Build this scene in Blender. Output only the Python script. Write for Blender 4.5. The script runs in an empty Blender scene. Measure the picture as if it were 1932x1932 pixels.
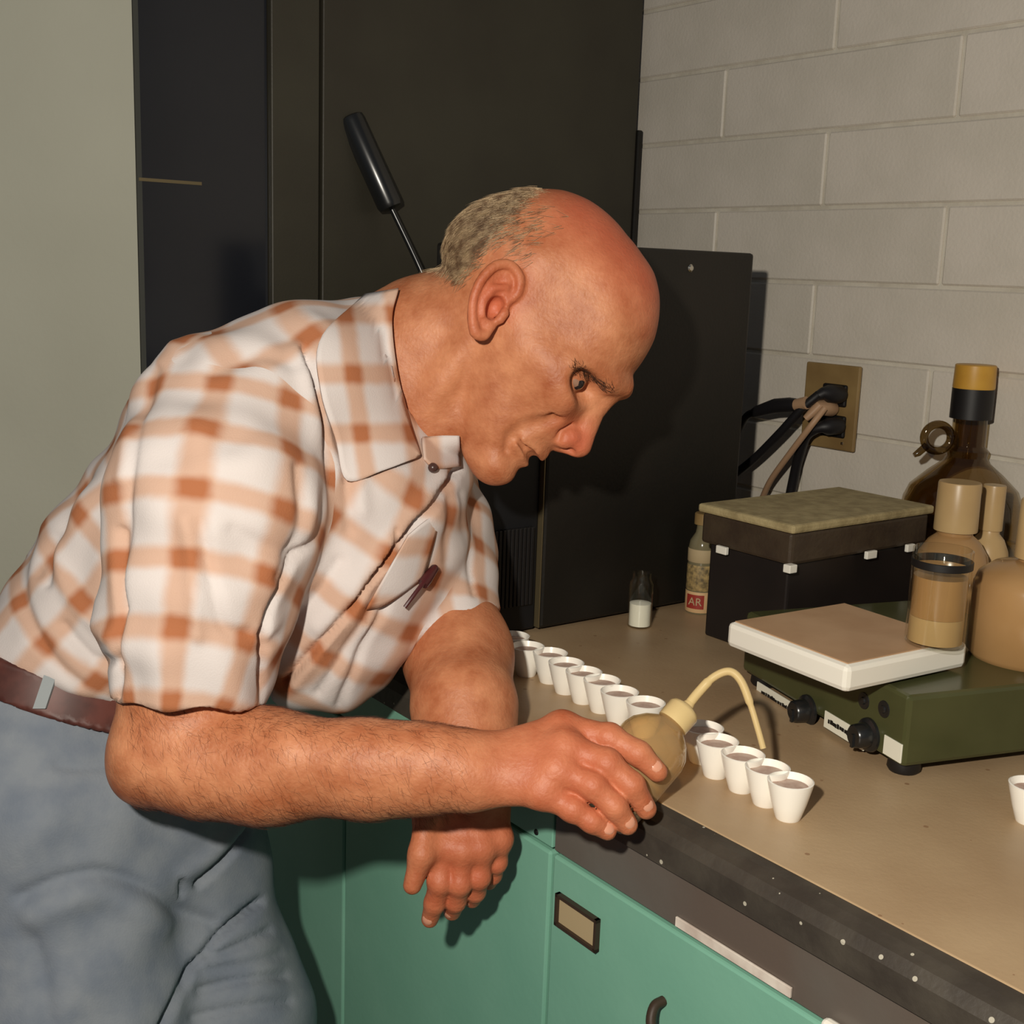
import bpy, bmesh, math, random
import numpy as np
from mathutils import Vector, Matrix
random.seed(7); np.random.seed(7)
scene = bpy.context.scene
COL = scene.collection

# ------------------------------------------------------------------ camera
F = 2300.0                                  # focal length in pixels of the 1932 px frame
PITCH = math.radians(11.2); ROLL = math.radians(2.0); CZ = 1.33
fw = np.array([0, math.cos(PITCH), -math.sin(PITCH)]); r0 = np.array([1.0, 0, 0]); u0 = np.cross(r0, fw)
cr = math.cos(ROLL)*r0 + math.sin(ROLL)*u0
cu = math.cos(ROLL)*u0 - math.sin(ROLL)*r0
CAM = np.array([0, 0, CZ])
cam_d = bpy.data.cameras.new('camera'); cam = bpy.data.objects.new('camera', cam_d); COL.objects.link(cam)
cam_d.sensor_width = 36.0; cam_d.lens = F/1932*36.0; cam_d.clip_start = 0.05
cam.matrix_world = Matrix(((cr[0], cu[0], -fw[0], CAM[0]), (cr[1], cu[1], -fw[1], CAM[1]), (cr[2], cu[2], -fw[2], CAM[2]), (0, 0, 0, 1)))
scene.camera = cam

# ------------------------------------------------------------------ light
world = bpy.data.worlds.new('world'); scene.world = world; world.use_nodes = True
world.node_tree.nodes['Background'].inputs[0].default_value = (0.80, 0.88, 1.0, 1)
world.node_tree.nodes['Background'].inputs[1].default_value = 0.085
def lamp(name, kind, loc, energy, color, size):
    d = bpy.data.lights.new(name, kind); o = bpy.data.objects.new(name, d); COL.objects.link(o)
    d.energy = energy; d.color = color
    if kind == 'POINT': d.shadow_soft_size = size
    o.location = loc
    return o
flash = lamp('camera_flash', 'POINT', (-0.15, -0.02, CZ+0.15), 56.0, (1.0, 0.93, 0.81), 0.018)
scene.view_settings.view_transform = 'Standard'; scene.view_settings.look = 'None'
scene.view_settings.gamma = 1.0; scene.view_settings.use_curve_mapping = False
scene.view_settings.exposure = 0.0

# ------------------------------------------------------------------ helpers
def ray(x, y): return fw + (x-966)/F*cr - (y-966)/F*cu
def pd(x, y, d): return CAM + ray(x, y)*d                       # a point at depth d
def pz(x, y, z):
    k = ray(x, y); return CAM + k*(z-CZ)/k[2]                    # a point at height z
def proj(p):
    q = p - CAM; d = q @ fw
    return 966+F*(q @ cr)/d, 966-F*(q @ cu)/d, d
def tag(o, label=None, cat=None, group=None, kind=None):
    if label: o['label'] = label
    if cat: o['category'] = cat
    if group: o['group'] = group
    if kind: o['kind'] = kind
    return o
def empty(name, loc=(0, 0, 0), rz=0.0):
    o = bpy.data.objects.new(name, None); COL.objects.link(o)
    o.location = loc; o.rotation_euler = (0, 0, rz); o.empty_display_size = 0.02
    return o
def link(name, me, mat, parent=None):
    o = bpy.data.objects.new(name, me); COL.objects.link(o)
    if mat is not None and not me.materials: me.materials.append(mat)
    if parent is not None: o.parent = parent
    return o
def bm_obj(name, bm, mat, parent=None, smooth=False, bevel=0.0, segs=2):
    me = bpy.data.meshes.new(name)
    bmesh.ops.recalc_face_normals(bm, faces=bm.faces[:])
    if bevel > 0:
        bmesh.ops.bevel(bm, geom=[e for e in bm.edges if e.is_manifold and e.calc_face_angle(0) > 0.5], offset=bevel, segments=segs, affect='EDGES', profile=0.5, clamp_overlap=True)
    bm.to_mesh(me); bm.free()
    if smooth:
        for p in me.polygons: p.use_smooth = True
        me.set_sharp_from_angle(angle=math.radians(40))
    return link(name, me, mat, parent)
def add_box(bm, c, s, rz=0.0):
    m = Matrix.Translation(Vector(c)) @ Matrix.Rotation(rz, 4, 'Z') @ Matrix.Diagonal((s[0], s[1], s[2], 1))
    bmesh.ops.create_cube(bm, size=1.0, matrix=m)
def box(name, c, s, mat, parent=None, bevel=0.002, rz=0.0, smooth=False):
    bm = bmesh.new(); add_box(bm, c, s, rz)
    return bm_obj(name, bm, mat, parent, bevel=bevel, smooth=smooth)
def add_lathe(bm, prof, c=(0, 0, 0), segs=40):
    rings = []
    for r, z in prof:
        if r < 1e-6: rings.append([bm.verts.new((c[0], c[1], c[2]+z))])
        else: rings.append([bm.verts.new((c[0]+r*math.cos(2*math.pi*k/segs), c[1]+r*math.sin(2*math.pi*k/segs), c[2]+z)) for k in range(segs)])
    for a, b in zip(rings[:-1], rings[1:]):
        for k in range(segs):
            k2 = (k+1) % segs
            if len(a) == 1 and len(b) == 1: continue
            if len(a) == 1: bm.faces.new((a[0], b[k], b[k2]))
            elif len(b) == 1: bm.faces.new((a[k], a[k2], b[0]))
            else: bm.faces.new((a[k], a[k2], b[k2], b[k]))
def lathe(name, prof, mat, parent=None, c=(0, 0, 0), segs=40, smooth=True):
    bm = bmesh.new(); add_lathe(bm, prof, c, segs)
    return bm_obj(name, bm, mat, parent, smooth=smooth)
def spline(pts, n=8):
    pts = [np.array(p, float) for p in pts]
    P = [2*pts[0]-pts[1]] + pts + [2*pts[-1]-pts[-2]]
    out = []
    for i in range(1, len(P)-2):
        for k in range(n):
            t = k/n; a, b, c, d = P[i-1:i+3]
            out.append(0.5*((2*b)+(c-a)*t+(2*a-5*b+4*c-d)*t*t+(-a+3*b-3*c+d)*t**3))
    out.append(pts[-1]); return out
def add_tube(bm, pts, rad, segs=10, caps=True):
    pts = [Vector(p) for p in pts]; n = len(pts)
    rr = rad if hasattr(rad, '__len__') else [rad]*n
    t0 = (pts[1]-pts[0]).normalized(); ref = t0.orthogonal().normalized(); rings = []
    for i, p in enumerate(pts):
        t = (pts[min(i+1, n-1)]-pts[max(i-1, 0)]).normalized()
        ref = (ref - t*ref.dot(t)).normalized(); bi = t.cross(ref)
        rings.append([bm.verts.new(p + (ref*math.cos(2*math.pi*k/segs)+bi*math.sin(2*math.pi*k/segs))*rr[i]) for k in range(segs)])
    for a, b in zip(rings[:-1], rings[1:]):
        for k in range(segs): bm.faces.new((a[k], a[(k+1) % segs], b[(k+1) % segs], b[k]))
    if caps: bm.faces.new(rings[0][::-1]); bm.faces.new(rings[-1])
def tube(name, pts, rad, mat, parent=None, segs=10):
    bm = bmesh.new(); add_tube(bm, pts, rad, segs)
    return bm_obj(name, bm, mat, parent, smooth=True)
def extrude_poly(name, pts, h, mat, parent=None, bevel=0.0):
    """pts: list of xyz around a planar outline; h: offset vector"""
    bm = bmesh.new(); a = [bm.verts.new(p) for p in pts]; b = [bm.verts.new(Vector(p)+Vector(h)) for p in pts]
    bm.faces.new(a); bm.faces.new(b[::-1]); n = len(a)
    for k in range(n): bm.faces.new((a[k], b[k], b[(k+1) % n], a[(k+1) % n]))
    return bm_obj(name, bm, mat, parent, bevel=bevel)
def text_mesh(name, s, size, mat, parent, M):
    cd = bpy.data.curves.new(name, 'FONT'); cd.body = s; cd.size = size; cd.extrude = 0.0003; cd.align_x = 'CENTER'; cd.align_y = 'CENTER'
    t = bpy.data.objects.new(name, cd); COL.objects.link(t); bpy.context.view_layer.update()
    me = bpy.data.meshes.new_from_object(t.evaluated_get(bpy.context.evaluated_depsgraph_get()))
    bpy.data.objects.remove(t); bpy.data.curves.remove(cd)
    o = link(name, me, mat, parent); o.matrix_local = M
    return o

# ------------------------------------------------------------------ materials
def srgb(r, g, b):
    f = lambda c: (c/255/12.92) if c/255 <= 0.04045 else ((c/255+0.055)/1.055)**2.4
    return (f(r), f(g), f(b), 1)
def mat(name, col, rough=0.5, metal=0.0, col2=None, scale=20.0, detail=4.0, bump=0.0, bscale=None, bdist=0.002, lo=0.35, hi=0.65, spec=None, trans=0.0, ior=1.45, coat=0.0, sss=0.0):
    m = bpy.data.materials.new(name); m.use_nodes = True; nt = m.node_tree; b = nt.nodes['Principled BSDF']
    b.inputs['Roughness'].default_value = rough; b.inputs['Metallic'].default_value = metal
    b.inputs['Base Color'].default_value = col; b.inputs['IOR'].default_value = ior
    if spec is not None: b.inputs['Specular IOR Level'].default_value = spec
    if trans: b.inputs['Transmission Weight'].default_value = trans
    if coat: b.inputs['Coat Weight'].default_value = coat
    if sss:
        b.inputs['Subsurface Weight'].default_value = sss; b.inputs['Subsurface Radius'].default_value = (1, 0.35, 0.2); b.inputs['Subsurface Scale'].default_value = 0.006
    tc = nt.nodes.new('ShaderNodeTexCoord')
    if col2 is not None:
        n = nt.nodes.new('ShaderNodeTexNoise'); n.inputs['Scale'].default_value = scale; n.inputs['Detail'].default_value = detail
        r = nt.nodes.new('ShaderNodeValToRGB'); r.color_ramp.elements[0].position = lo; r.color_ramp.elements[1].position = hi
        r.color_ramp.elements[0].color = col; r.color_ramp.elements[1].color = col2
        nt.links.new(tc.outputs['Object'], n.inputs['Vector']); nt.links.new(n.outputs['Fac'], r.inputs['Fac']); nt.links.new(r.outputs['Color'], b.inputs['Base Color'])
    if bump:
        n2 = nt.nodes.new('ShaderNodeTexNoise'); n2.inputs['Scale'].default_value = bscale or scale*4; n2.inputs['Detail'].default_value = 5
        bp = nt.nodes.new('ShaderNodeBump'); bp.inputs['Strength'].default_value = bump; bp.inputs['Distance'].default_value = bdist
        nt.links.new(tc.outputs['Object'], n2.inputs['Vector']); nt.links.new(n2.outputs['Fac'], bp.inputs['Height']); nt.links.new(bp.outputs['Normal'], b.inputs['Normal'])
    return m
def add_specks(m, col, scale=60.0, thr=0.12):
    """scatter small worn chips of another colour over a material"""
    nt = m.node_tree; b = nt.nodes['Principled BSDF']; tc = nt.nodes.new('ShaderNodeTexCoord')
    v = nt.nodes.new('ShaderNodeTexVoronoi'); v.inputs['Scale'].default_value = scale
    lt = nt.nodes.new('ShaderNodeMath'); lt.operation = 'LESS_THAN'; lt.inputs[1].default_value = thr
    nt.links.new(tc.outputs['Object'], v.inputs['Vector']); nt.links.new(v.outputs['Distance'], lt.inputs[0])
    mx = nt.nodes.new('ShaderNodeMix'); mx.data_type = 'RGBA'
    old = b.inputs['Base Color'].links
    if old: nt.links.new(old[0].from_socket, mx.inputs['A'])
    else: mx.inputs['A'].default_value = b.inputs['Base Color'].default_value
    mx.inputs['B'].default_value = col
    nt.links.new(lt.outputs[0], mx.inputs['Factor']); nt.links.new(mx.outputs['Result'], b.inputs['Base Color'])

M = {}
M['block'] = mat('painted_block', srgb(206, 198, 184), 0.5, col2=srgb(218, 209, 196), scale=9, bump=0.35, bscale=220, bdist=0.0015)
M['mortar'] = mat('painted_mortar', srgb(196, 188, 172), 0.7, col2=srgb(212, 205, 190), scale=30, bump=0.3, bscale=150)
M['plaster'] = mat('painted_plaster', srgb(228, 226, 206), 0.7, col2=srgb(218, 216, 196), scale=2.5, bump=0.2, bscale=90)
M['floor'] = mat('floor_tile', srgb(96, 84, 70), 0.5, col2=srgb(82, 72, 60), scale=6)
M['dark_panel'] = mat('charcoal_enamel', srgb(60, 57, 46), 0.5, col2=srgb(52, 48, 39), scale=5, bump=0.1, bscale=300)
M['black_gloss'] = mat('black_gloss', srgb(30, 32, 38), 0.14, col2=srgb(36, 38, 44), scale=3)
M['instr'] = mat('instrument_black', srgb(30, 26, 21), 0.5, col2=srgb(22, 20, 16), scale=6, bump=0.15, bscale=250)
M['instr_dark'] = mat('instrument_grille', srgb(18, 19, 22), 0.5)
M['seam'] = mat('bare_seam_metal', srgb(125, 112, 84), 0.45, metal=0.6)
M['black'] = mat('black_rubber', srgb(24, 22, 22), 0.5)
M['blackplastic'] = mat('black_plastic', srgb(26, 27, 28), 0.26, spec=0.9)
M['bench'] = mat('tan_laminate', srgb(182, 156, 122), 0.42, col2=srgb(164, 136, 104), scale=7, detail=8, bump=0.1, bscale=200)
add_specks(M['bench'], srgb(150, 118, 88), 34, 0.07)
M['edge'] = mat('dark_bench_edge', srgb(70, 64, 56), 0.5, col2=srgb(56, 50, 44), scale=30, bump=0.25, bscale=160)
add_specks(M['edge'], srgb(176, 170, 154), 60, 0.11)
M['apron'] = mat('dark_apron', srgb(100, 97, 91), 0.36, col2=srgb(94, 82, 74), scale=5, bump=0.12, bscale=120)
M['green'] = mat('green_enamel', srgb(128, 180, 158), 0.38, col2=srgb(118, 172, 150), scale=6, bump=0.08, bscale=140)
M['bal'] = mat('olive_balance', srgb(76, 78, 48), 0.22, col2=srgb(68, 70, 42), scale=12)
M['white'] = mat('white_plastic', srgb(240, 236, 224), 0.4)
M['steel'] = mat('steel', srgb(200, 196, 186), 0.22, metal=1.0)
M['label'] = mat('white_label', srgb(232, 230, 214), 0.5)
M['ink'] = mat('black_ink', srgb(20, 18, 18), 0.5)
M['red'] = mat('red_ink', srgb(150, 50, 40), 0.5)
M['porcelain'] = mat('porcelain', srgb(250, 246, 236), 0.25)
M['bowl_shade'] = mat('bowl_shade', srgb(172, 142, 128), 0.8, col2=srgb(196, 174, 160), scale=120)
M['powder'] = mat('white_powder', srgb(250, 248, 240), 0.9)
M['cream'] = mat('cream_plastic', srgb(196, 166, 118), 0.35, col2=srgb(182, 150, 104), scale=10)
M['cloudy'] = mat('cloudy_plastic', srgb(176, 138, 92), 0.22, col2=srgb(160, 122, 78), scale=8, sss=0.0)
M['tan_board'] = mat('tan_board', srgb(176, 160, 118), 0.75, col2=srgb(150, 134, 96), scale=60, bump=0.4, bscale=200)
M['boxlid'] = mat('brown_lid', srgb(70, 58, 44), 0.5, col2=srgb(58, 46, 36), scale=30, bump=0.3, bscale=160)
M['boxbody'] = mat('black_box', srgb(30, 26, 25), 0.4, col2=srgb(38, 32, 30), scale=10)
M['plate'] = mat('brown_plate', srgb(150, 124, 80), 0.4, col2=srgb(128, 102, 64), scale=14)
M['cord_tan'] = mat('tan_cord', srgb(180, 144, 112), 0.5)
M['cord_black'] = mat('black_cord', srgb(26, 24, 26), 0.5)
M['yellow'] = mat('yellow_cap', srgb(206, 158, 66), 0.4, col2=srgb(190, 140, 54), scale=25)
M['card'] = mat('tan_card', srgb(178, 158, 122), 0.7)
M['brownmetal'] = mat('dark_frame', srgb(58, 44, 34), 0.5)
M['paper'] = mat('white_paper', srgb(226, 216, 204), 0.7, col2=srgb(196, 180, 168), scale=40)
def glass(name, col, rough=0.02, ior=1.45, milk=0.0, milkcol=(1, 1, 1, 1)):
    m = bpy.data.materials.new(name); m.use_nodes = True; nt = m.node_tree; nt.nodes.remove(nt.nodes['Principled BSDF']); L = nt.links.new
    out = nt.nodes['Material Output']; t = nt.nodes.new('ShaderNodeBsdfTransparent'); t.inputs['Color'].default_value = col
    g = nt.nodes.new('ShaderNodeBsdfGlossy'); g.inputs['Roughness'].default_value = rough; g.inputs['Color'].default_value = (1, 1, 1, 1)
    lw = nt.nodes.new('ShaderNodeLayerWeight'); lw.inputs['Blend'].default_value = 0.5
    pw = nt.nodes.new('ShaderNodeMath'); pw.operation = 'POWER'; pw.inputs[1].default_value = 4.0; L(lw.outputs['Facing'], pw.inputs[0])
    fr = nt.nodes.new('ShaderNodeMath'); fr.operation = 'MULTIPLY_ADD'; fr.inputs[1].default_value = 0.6; fr.inputs[2].default_value = 0.04; L(pw.outputs[0], fr.inputs[0])
    last = t.outputs[0]
    if milk:
        d = nt.nodes.new('ShaderNodeBsdfDiffuse'); d.inputs['Color'].default_value = milkcol; mx0 = nt.nodes.new('ShaderNodeMixShader'); mx0.inputs[0].default_value = milk
        L(last, mx0.inputs[1]); L(d.outputs[0], mx0.inputs[2]); last = mx0.outputs[0]
    mx = nt.nodes.new('ShaderNodeMixShader'); L(fr.outputs[0], mx.inputs[0]); L(last, mx.inputs[1]); L(g.outputs[0], mx.inputs[2]); L(mx.outputs[0], out.inputs['Surface'])
    return m
M['clear'] = glass('clear_glass', (0.96, 0.96, 0.93, 1))
M['amber'] = glass('amber_glass', (0.70, 0.61, 0.44, 1), 0.03, 1.5)
M['amber_dark'] = glass('thick_amber_glass', (0.42, 0.33, 0.19, 1), 0.05, 1.5)
M['poly'] = glass('soft_polythene', srgb(246, 232, 204), 0.12, 1.4, 0.20, srgb(226, 200, 152))
M['polycap'] = mat('polythene_cap', srgb(214, 188, 134), 0.3)

# ------------------------------------------------------------------ room
BZ = 0.915                                     # worktop height
ANG = math.radians(37.0)
U = np.array([-math.sin(ANG), math.cos(ANG), 0])        # along the bench, away from the viewer
N = np.array([math.cos(ANG), math.sin(ANG), 0])         # from the bench front towards the wall
E0 = pz(1240, 1510, BZ)                         # a point of the worktop's tan front edge
DEPTH = 0.735
def bp(u, n, z): return E0 + U*u + N*n + np.array([0, 0, z-E0[2]])
RZ = math.atan2(U[1], U[0])                     # local x along U, local y towards -N
def wall_u(px, py):                             # where a pixel's ray meets the block wall
    k = ray(px, py); t = ((E0 + N*DEPTH - CAM) @ N)/(k @ N); p = CAM+k*t
    return (p-E0) @ U, p[2]
bframe = Matrix(((U[0], N[0], 0, E0[0]), (U[1], N[1], 0, E0[1]), (0, 0, 1, 0), (0, 0, 0, 1)))   # bench frame: x = along, y = to wall, z = up

fl = box('floor', (0.2, 1.0, -0.02), (7, 7, 0.04), M['floor'], bevel=0); tag(fl, kind='structure')

# block wall, every block its own piece
wr = box('wall_right', (0, 0, 0), (4.4, 0.10, 2.9), M['mortar'], bevel=0)
wr.matrix_world = bframe @ Matrix.Translation((0.55, DEPTH+0.0545, 1.45)); tag(wr, kind='structure')
bh, bl, jt = 0.1035, 0.40, 0.005
u_ref, z_ref = wall_u(1366, 195)                # a vertical joint; rows follow the photo's courses
zc = z_ref
bm = bmesh.new(); add_box(bm, (0, 0, 0), (bl-jt, 0.02, bh-jt)); 
blk = bpy.data.meshes.new('block'); bmesh.ops.bevel(bm, geom=bm.edges[:], offset=0.0022, segments=1, affect='EDGES'); bm.to_mesh(blk); bm.free(); blk.materials.append(M['block'])
for row in range(-9, 10):
    zz = zc + row*bh
    if zz < BZ-0.05 or zz > 2.35: continue
    for c in range(-5, 5):
        u = u_ref + (c+0.5)*bl + (0.5*bl if row % 2 else 0)
        if u < -1.35 or u > 1.6: continue
        b = bpy.data.objects.new('block', blk); COL.objects.link(b); b.parent = wr
        b.matrix_world = bframe @ Matrix.Translation((u, DEPTH+0.0110+random.uniform(-.0006, .0006), zz))

# plain plastered wall behind, to the left
wl = box('wall_left', (-1.80, 2.05, 1.45), (2.8, 0.1, 2.9), M['plaster'], bevel=0); tag(wl, kind='structure')

# ------------------------------------------------------------------ bench
def upt(px, py, u):                             # pixel -> (n, z) on a plane of constant u
    k = ray(px, py); t = ((E0 + U*u - CAM) @ U)/(k @ U); p = CAM+k*t
    return (p-E0) @ N, p[2]
iL, iR = pz(950, 1200, BZ), pz(1200, 1165, BZ)
ui = ((iL+iR)/2-E0) @ U                         # front plane of the black instrument
D_I = 0.24
uk = max(wall_u(1224, 150)[0], ui+D_I+0.03)     # front plane of the tall cabinet
ux0, ux1 = -0.95, uk-0.012                          # extent of the bench along U
bench = empty('worktop', bp(0, 0, BZ), 0); tag(bench, 'long tan laminate worktop with a chipped dark front edge', 'worktop')
def bbox(name, u0_, u1_, n0, n1, z0, z1, m, parent=None, bevel=0.002):
    o = box(name, (0, 0, 0), (u1_-u0_, n1-n0, z1-z0), m, parent, bevel)
    W = bframe @ Matrix.Translation(((u0_+u1_)/2, (n0+n1)/2, (z0+z1)/2))
    if parent is not None: o.parent = parent; o.matrix_parent_inverse = parent.matrix_basis.inverted()
    o.matrix_basis = W
    return o
bbox('laminate_top', ux0, ux1, 0.0, DEPTH-0.012, BZ-0.03, BZ, M['bench'], bench, 0.001)
# nosing: rounded dark edge in front of the laminate
prof = [(0.0, BZ-0.001), (-0.010, BZ-0.002), (-0.020, BZ-0.006), (-0.026, BZ-0.014), (-0.027, BZ-0.034), (0.0, BZ-0.034)]
def bprism(name, prof, u0_, u1_, m, parent):
    bm = bmesh.new(); a = [bm.verts.new(bframe @ Vector((u0_, n, z))) for n, z in prof]; b = [bm.verts.new(bframe @ Vector((u1_, n, z))) for n, z in prof]
    bm.faces.new(a); bm.faces.new(b[::-1]); k = len(a)
    for i in range(k): bm.faces.new((a[i], b[i], b[(i+1) % k], a[(i+1) % k]))
    o = bm_obj(name, bm, m); 
    if parent is not None: o.parent = parent; o.matrix_parent_inverse = parent.matrix_basis.inverted()
    return o
bprism('edge_trim', prof, ux0, ux1, M['edge'], bench)
# the drawer front plane, 2 cm behind the nosing
NF = -0.018
def fpt(px, py, n=NF):                          # pixel -> (u, z) on the bench front plane
    k = ray(px, py); t = ((E0 + N*n - CAM) @ N)/(k @ N); p = CAM+k*t
    return (p-E0) @ U, p[2]
u_c, z_c = fpt(1050, 1586); u_d, z_d = fpt(1530, 1932)
ZD = (z_c+z_d)/2                                # top of the green drawers
bbox('apron', ux0, u_c, NF-0.002, NF+0.04, ZD+0.001, BZ-0.034, M['apron'], bench, 0.001)

# green base cabinets
cab = empty('base_cabinet', bp(0.0, 0.3, 0)); tag(cab, 'mint green metal drawer cabinet under the worktop with a card holder', 'cabinet')
u_l = u_c + 0.025
bbox('body', -0.32, u_c, NF+0.02, DEPTH-0.02, 0.08, ZD-0.001, M['green'], cab, 0.001)
bbox('plinth', -0.32, u_c, NF+0.07, DEPTH-0.03, 0.0, 0.08, M['apron'], cab, 0.0)
dz = [(ZD-0.002, ZD-0.30), (ZD-0.304, 0.09)]
drawers = []
for z1, z0 in dz:
    drawers.append(bbox('drawer', -0.318, u_c-0.001, NF-0.004, NF+0.02, z0, z1, M['green'], cab, 0.0025))
# card holder on the drawer
hu0, hz1 = fpt(1056, 1674, NF-0.004); hu1, hz0 = fpt(1132, 1762, NF-0.004)
def on_drawer(o, d):
    o.parent = d; o.matrix_parent_inverse = d.matrix_world.inverted()
bpy.context.view_layer.update()
cw = hu0-hu1; uc = (hu0+hu1)/2; zu = hz1-0.004; hh = 0.030
bm = bmesh.new()
for (a0, a1, c0, c1) in ((uc-cw/2, uc+cw/2, zu-0.003, zu), (uc-cw/2, uc+cw/2, zu-hh, zu-hh+0.003), (uc-cw/2, uc-cw/2+0.003, zu-hh, zu), (uc+cw/2-0.003, uc+cw/2, zu-hh, zu)):
    add_box(bm, ((a0+a1)/2, NF-0.0065, (c0+c1)/2), (a1-a0, 0.005, c1-c0))
bm.transform(bframe); hold = bm_obj('card_holder', bm, M['brownmetal']); on_drawer(hold, drawers[0])
card = bbox('card', uc-cw/2+0.002, uc+cw/2-0.002, NF-0.006, NF-0.0045, zu-hh+0.002, zu-0.002, M['card']); on_drawer(card, drawers[0]); 
# pull handle
pu, pz_ = fpt(1252, 1888, NF-0.004)
pts = [bframe @ Vector((pu-a, NF-0.004-n, pz_-c)) for a, n, c in ((0, 0.0, 0.0), (0.0, 0.010, 0.002), (0.006, 0.018, 0.012), (0.022, 0.022, 0.022), (0.045, 0.023, 0.026), (0.068, 0.022, 0.022), (0.084, 0.018, 0.012), (0.09, 0.010, 0.002), (0.09, 0.0, 0.0))]
pts = spline(pts, 5); h = tube('handle', pts, 0.0042, M['brownmetal']); on_drawer(h, drawers[0])
# second cabinet further along
cab2 = empty('base_cabinet', bp(0.5, 0.3, 0)); tag(cab2, 'mint green base cabinet behind the man\'s hand, shaded by his arm', 'cabinet')
bbox('body', u_c+0.002, ux1, NF+0.02, DEPTH-0.02, 0.08, BZ-0.035, M['green'], cab2, 0.001)
bbox('plinth', u_c+0.002, ux1, NF+0.07, DEPTH-0.03, 0.0, 0.08, M['apron'], cab2, 0.0)
bbox('top_rail', u_c+0.002, ux1, NF-0.003, NF+0.02, ZD+0.002, BZ-0.035, M['green'], cab2, 0.001)
for k in range(2):
    a = u_c+0.003+k*0.37
    dd = bbox('door', a, min(a+0.366, ux1), NF-0.004, NF+0.02, 0.09, ZD-0.002, M['green'], cab2, 0.0025)
    bpy.context.view_layer.update()
    hx = a+0.33 if k == 0 else a+0.04
    hd = tube('handle', spline([bframe @ Vector((hx, NF-0.004-n, ZD-0.48-c)) for n, c in ((0, 0), (0.02, 0.005), (0.022, 0.045), (0.02, 0.085), (0, 0.09))], 5), 0.004, M['brownmetal']); on_drawer(hd, dd)
su, sz = fpt(1012, 1570, NF-0.003)
bm = bmesh.new(); add_lathe(bm, [(0, 0.0015), (0.0025, 0.001), (0.003, 0)], segs=12); bm.transform(bframe @ Matrix.Translation((su, NF-0.003, sz)) @ Matrix.Rotation(math.radians(90), 4, 'X'))
sc = bm_obj('screw', bm, M['ink']); sc.parent = cab2; sc.matrix_parent_inverse = cab2.matrix_basis.inverted()
# paper strip stuck along the gap above the drawer and a white block that paints in a glare spot
a0, b0 = fpt(1275, 1732, NF-0.004); a1, b1 = fpt(1492, 1876, NF-0.004)
st = bbox('paper_strip', a1, a0, NF-0.0045, NF-0.0025, ZD+0.003, ZD+0.011, M['paper'], None, 0.0004)
tag(st, 'narrow worn white strip along the gap above the green drawer', 'strip')
g0, gz = fpt(1560, 1930, NF-0.004)
ct = bbox('glare_block', g0-0.028, g0, NF-0.012, NF-0.003, gz-0.012, gz+0.006, M['white'], None, 0.003)
tag(ct, 'white block standing for a glare spot at the drawer top, bottom edge of the picture', 'glare')

# ------------------------------------------------------------------ crucible row
def make_cup():
    root = empty('crucible')
    R, r, h = 0.0182, 0.0095, 0.0315
    lathe('bowl', [(0, 0), (r, 0), (r+0.0006, 0.001), (r+(R-r)*0.5, h*0.42), (R-0.0006, h*0.9), (R, h), (R-0.0012, h+0.0004), (R-0.0022, h*0.92), (r+(R-r)*0.5-0.002, h*0.42), (r-0.0015, 0.003), (0, 0.0025)], M['porcelain'], root, segs=28)
    lathe('bowl_shade', [(0, h*0.84), (R-0.0036, h*0.84), (R-0.0038, h*0.78), (0, h*0.78)], M['bowl_shade'], root, segs=24)  # brown disc colours in the shade inside the bowl
    return root
cup0 = make_cup(); first = [True]
def copy_tree(o, parent=None):
    c = o.copy(); COL.objects.link(c); c.parent = parent
    for ch in list(o.children): copy_tree(ch, c)
    return c
cups = [(966, 1252, 'farthest crucible, half hidden by the dark forearm'), (993, 1273, 'second white crucible from the dark forearm'), (1036, 1286, 'third white crucible from the dark forearm'),
        (1066, 1306, 'fourth white crucible from the dark forearm'), (1099, 1324, 'fifth white crucible from the dark forearm'), (1133, 1341, 'sixth white crucible from the dark forearm'), (1166, 1364, 'white crucible whose foot touches the knuckles of the hand in view'),
        (1215, 1386, 'crucible behind the wash bottle, only its rim showing'), (1322, 1436, 'crucible half hidden by the wash bottle\'s right side'), (1349, 1463, 'fourth white crucible from the near end of the row'),
        (1397, 1490, 'third white crucible from the near end of the row'), (1443, 1516, 'second white crucible from the near end of the row'), (1486, 1543, 'nearest white crucible, fully visible at the end of the row'), (1940, 1550, 'lone white crucible cut by the right picture edge')]
for x, y, lab in cups:
    p = pz(x, y, BZ)
    c = cup0 if first[0] else copy_tree(cup0); first[0] = False
    c.location = p; c.rotation_euler = (0, 0, random.uniform(0, 6)); tag(c, lab, 'crucible', 'porcelain crucibles on the worktop')

# ------------------------------------------------------------------ vial
p = pz(1206, 1181, BZ)
v = empty('sample_vial', p); tag(v, 'clear glass vial half full of white powder by the black instrument', 'vial')
vs = 1.0
lathe('glass', [(0, 0), (0.0138, 0), (0.0145, 0.001), (0.0145, 0.053), (0.0120, 0.058), (0.0112, 0.060), (0.0112, 0.0665), (0.0100, 0.0665), (0.0100, 0.060), (0.0133, 0.052), (0.0133, 0.0018), (0, 0.0015)], M['clear'], v, segs=32)
lathe('powder', [(0, 0.002), (0.0131, 0.002), (0.0131, 0.029), (0.006, 0.031), (0, 0.0315)], M['powder'], v, segs=32)

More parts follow.
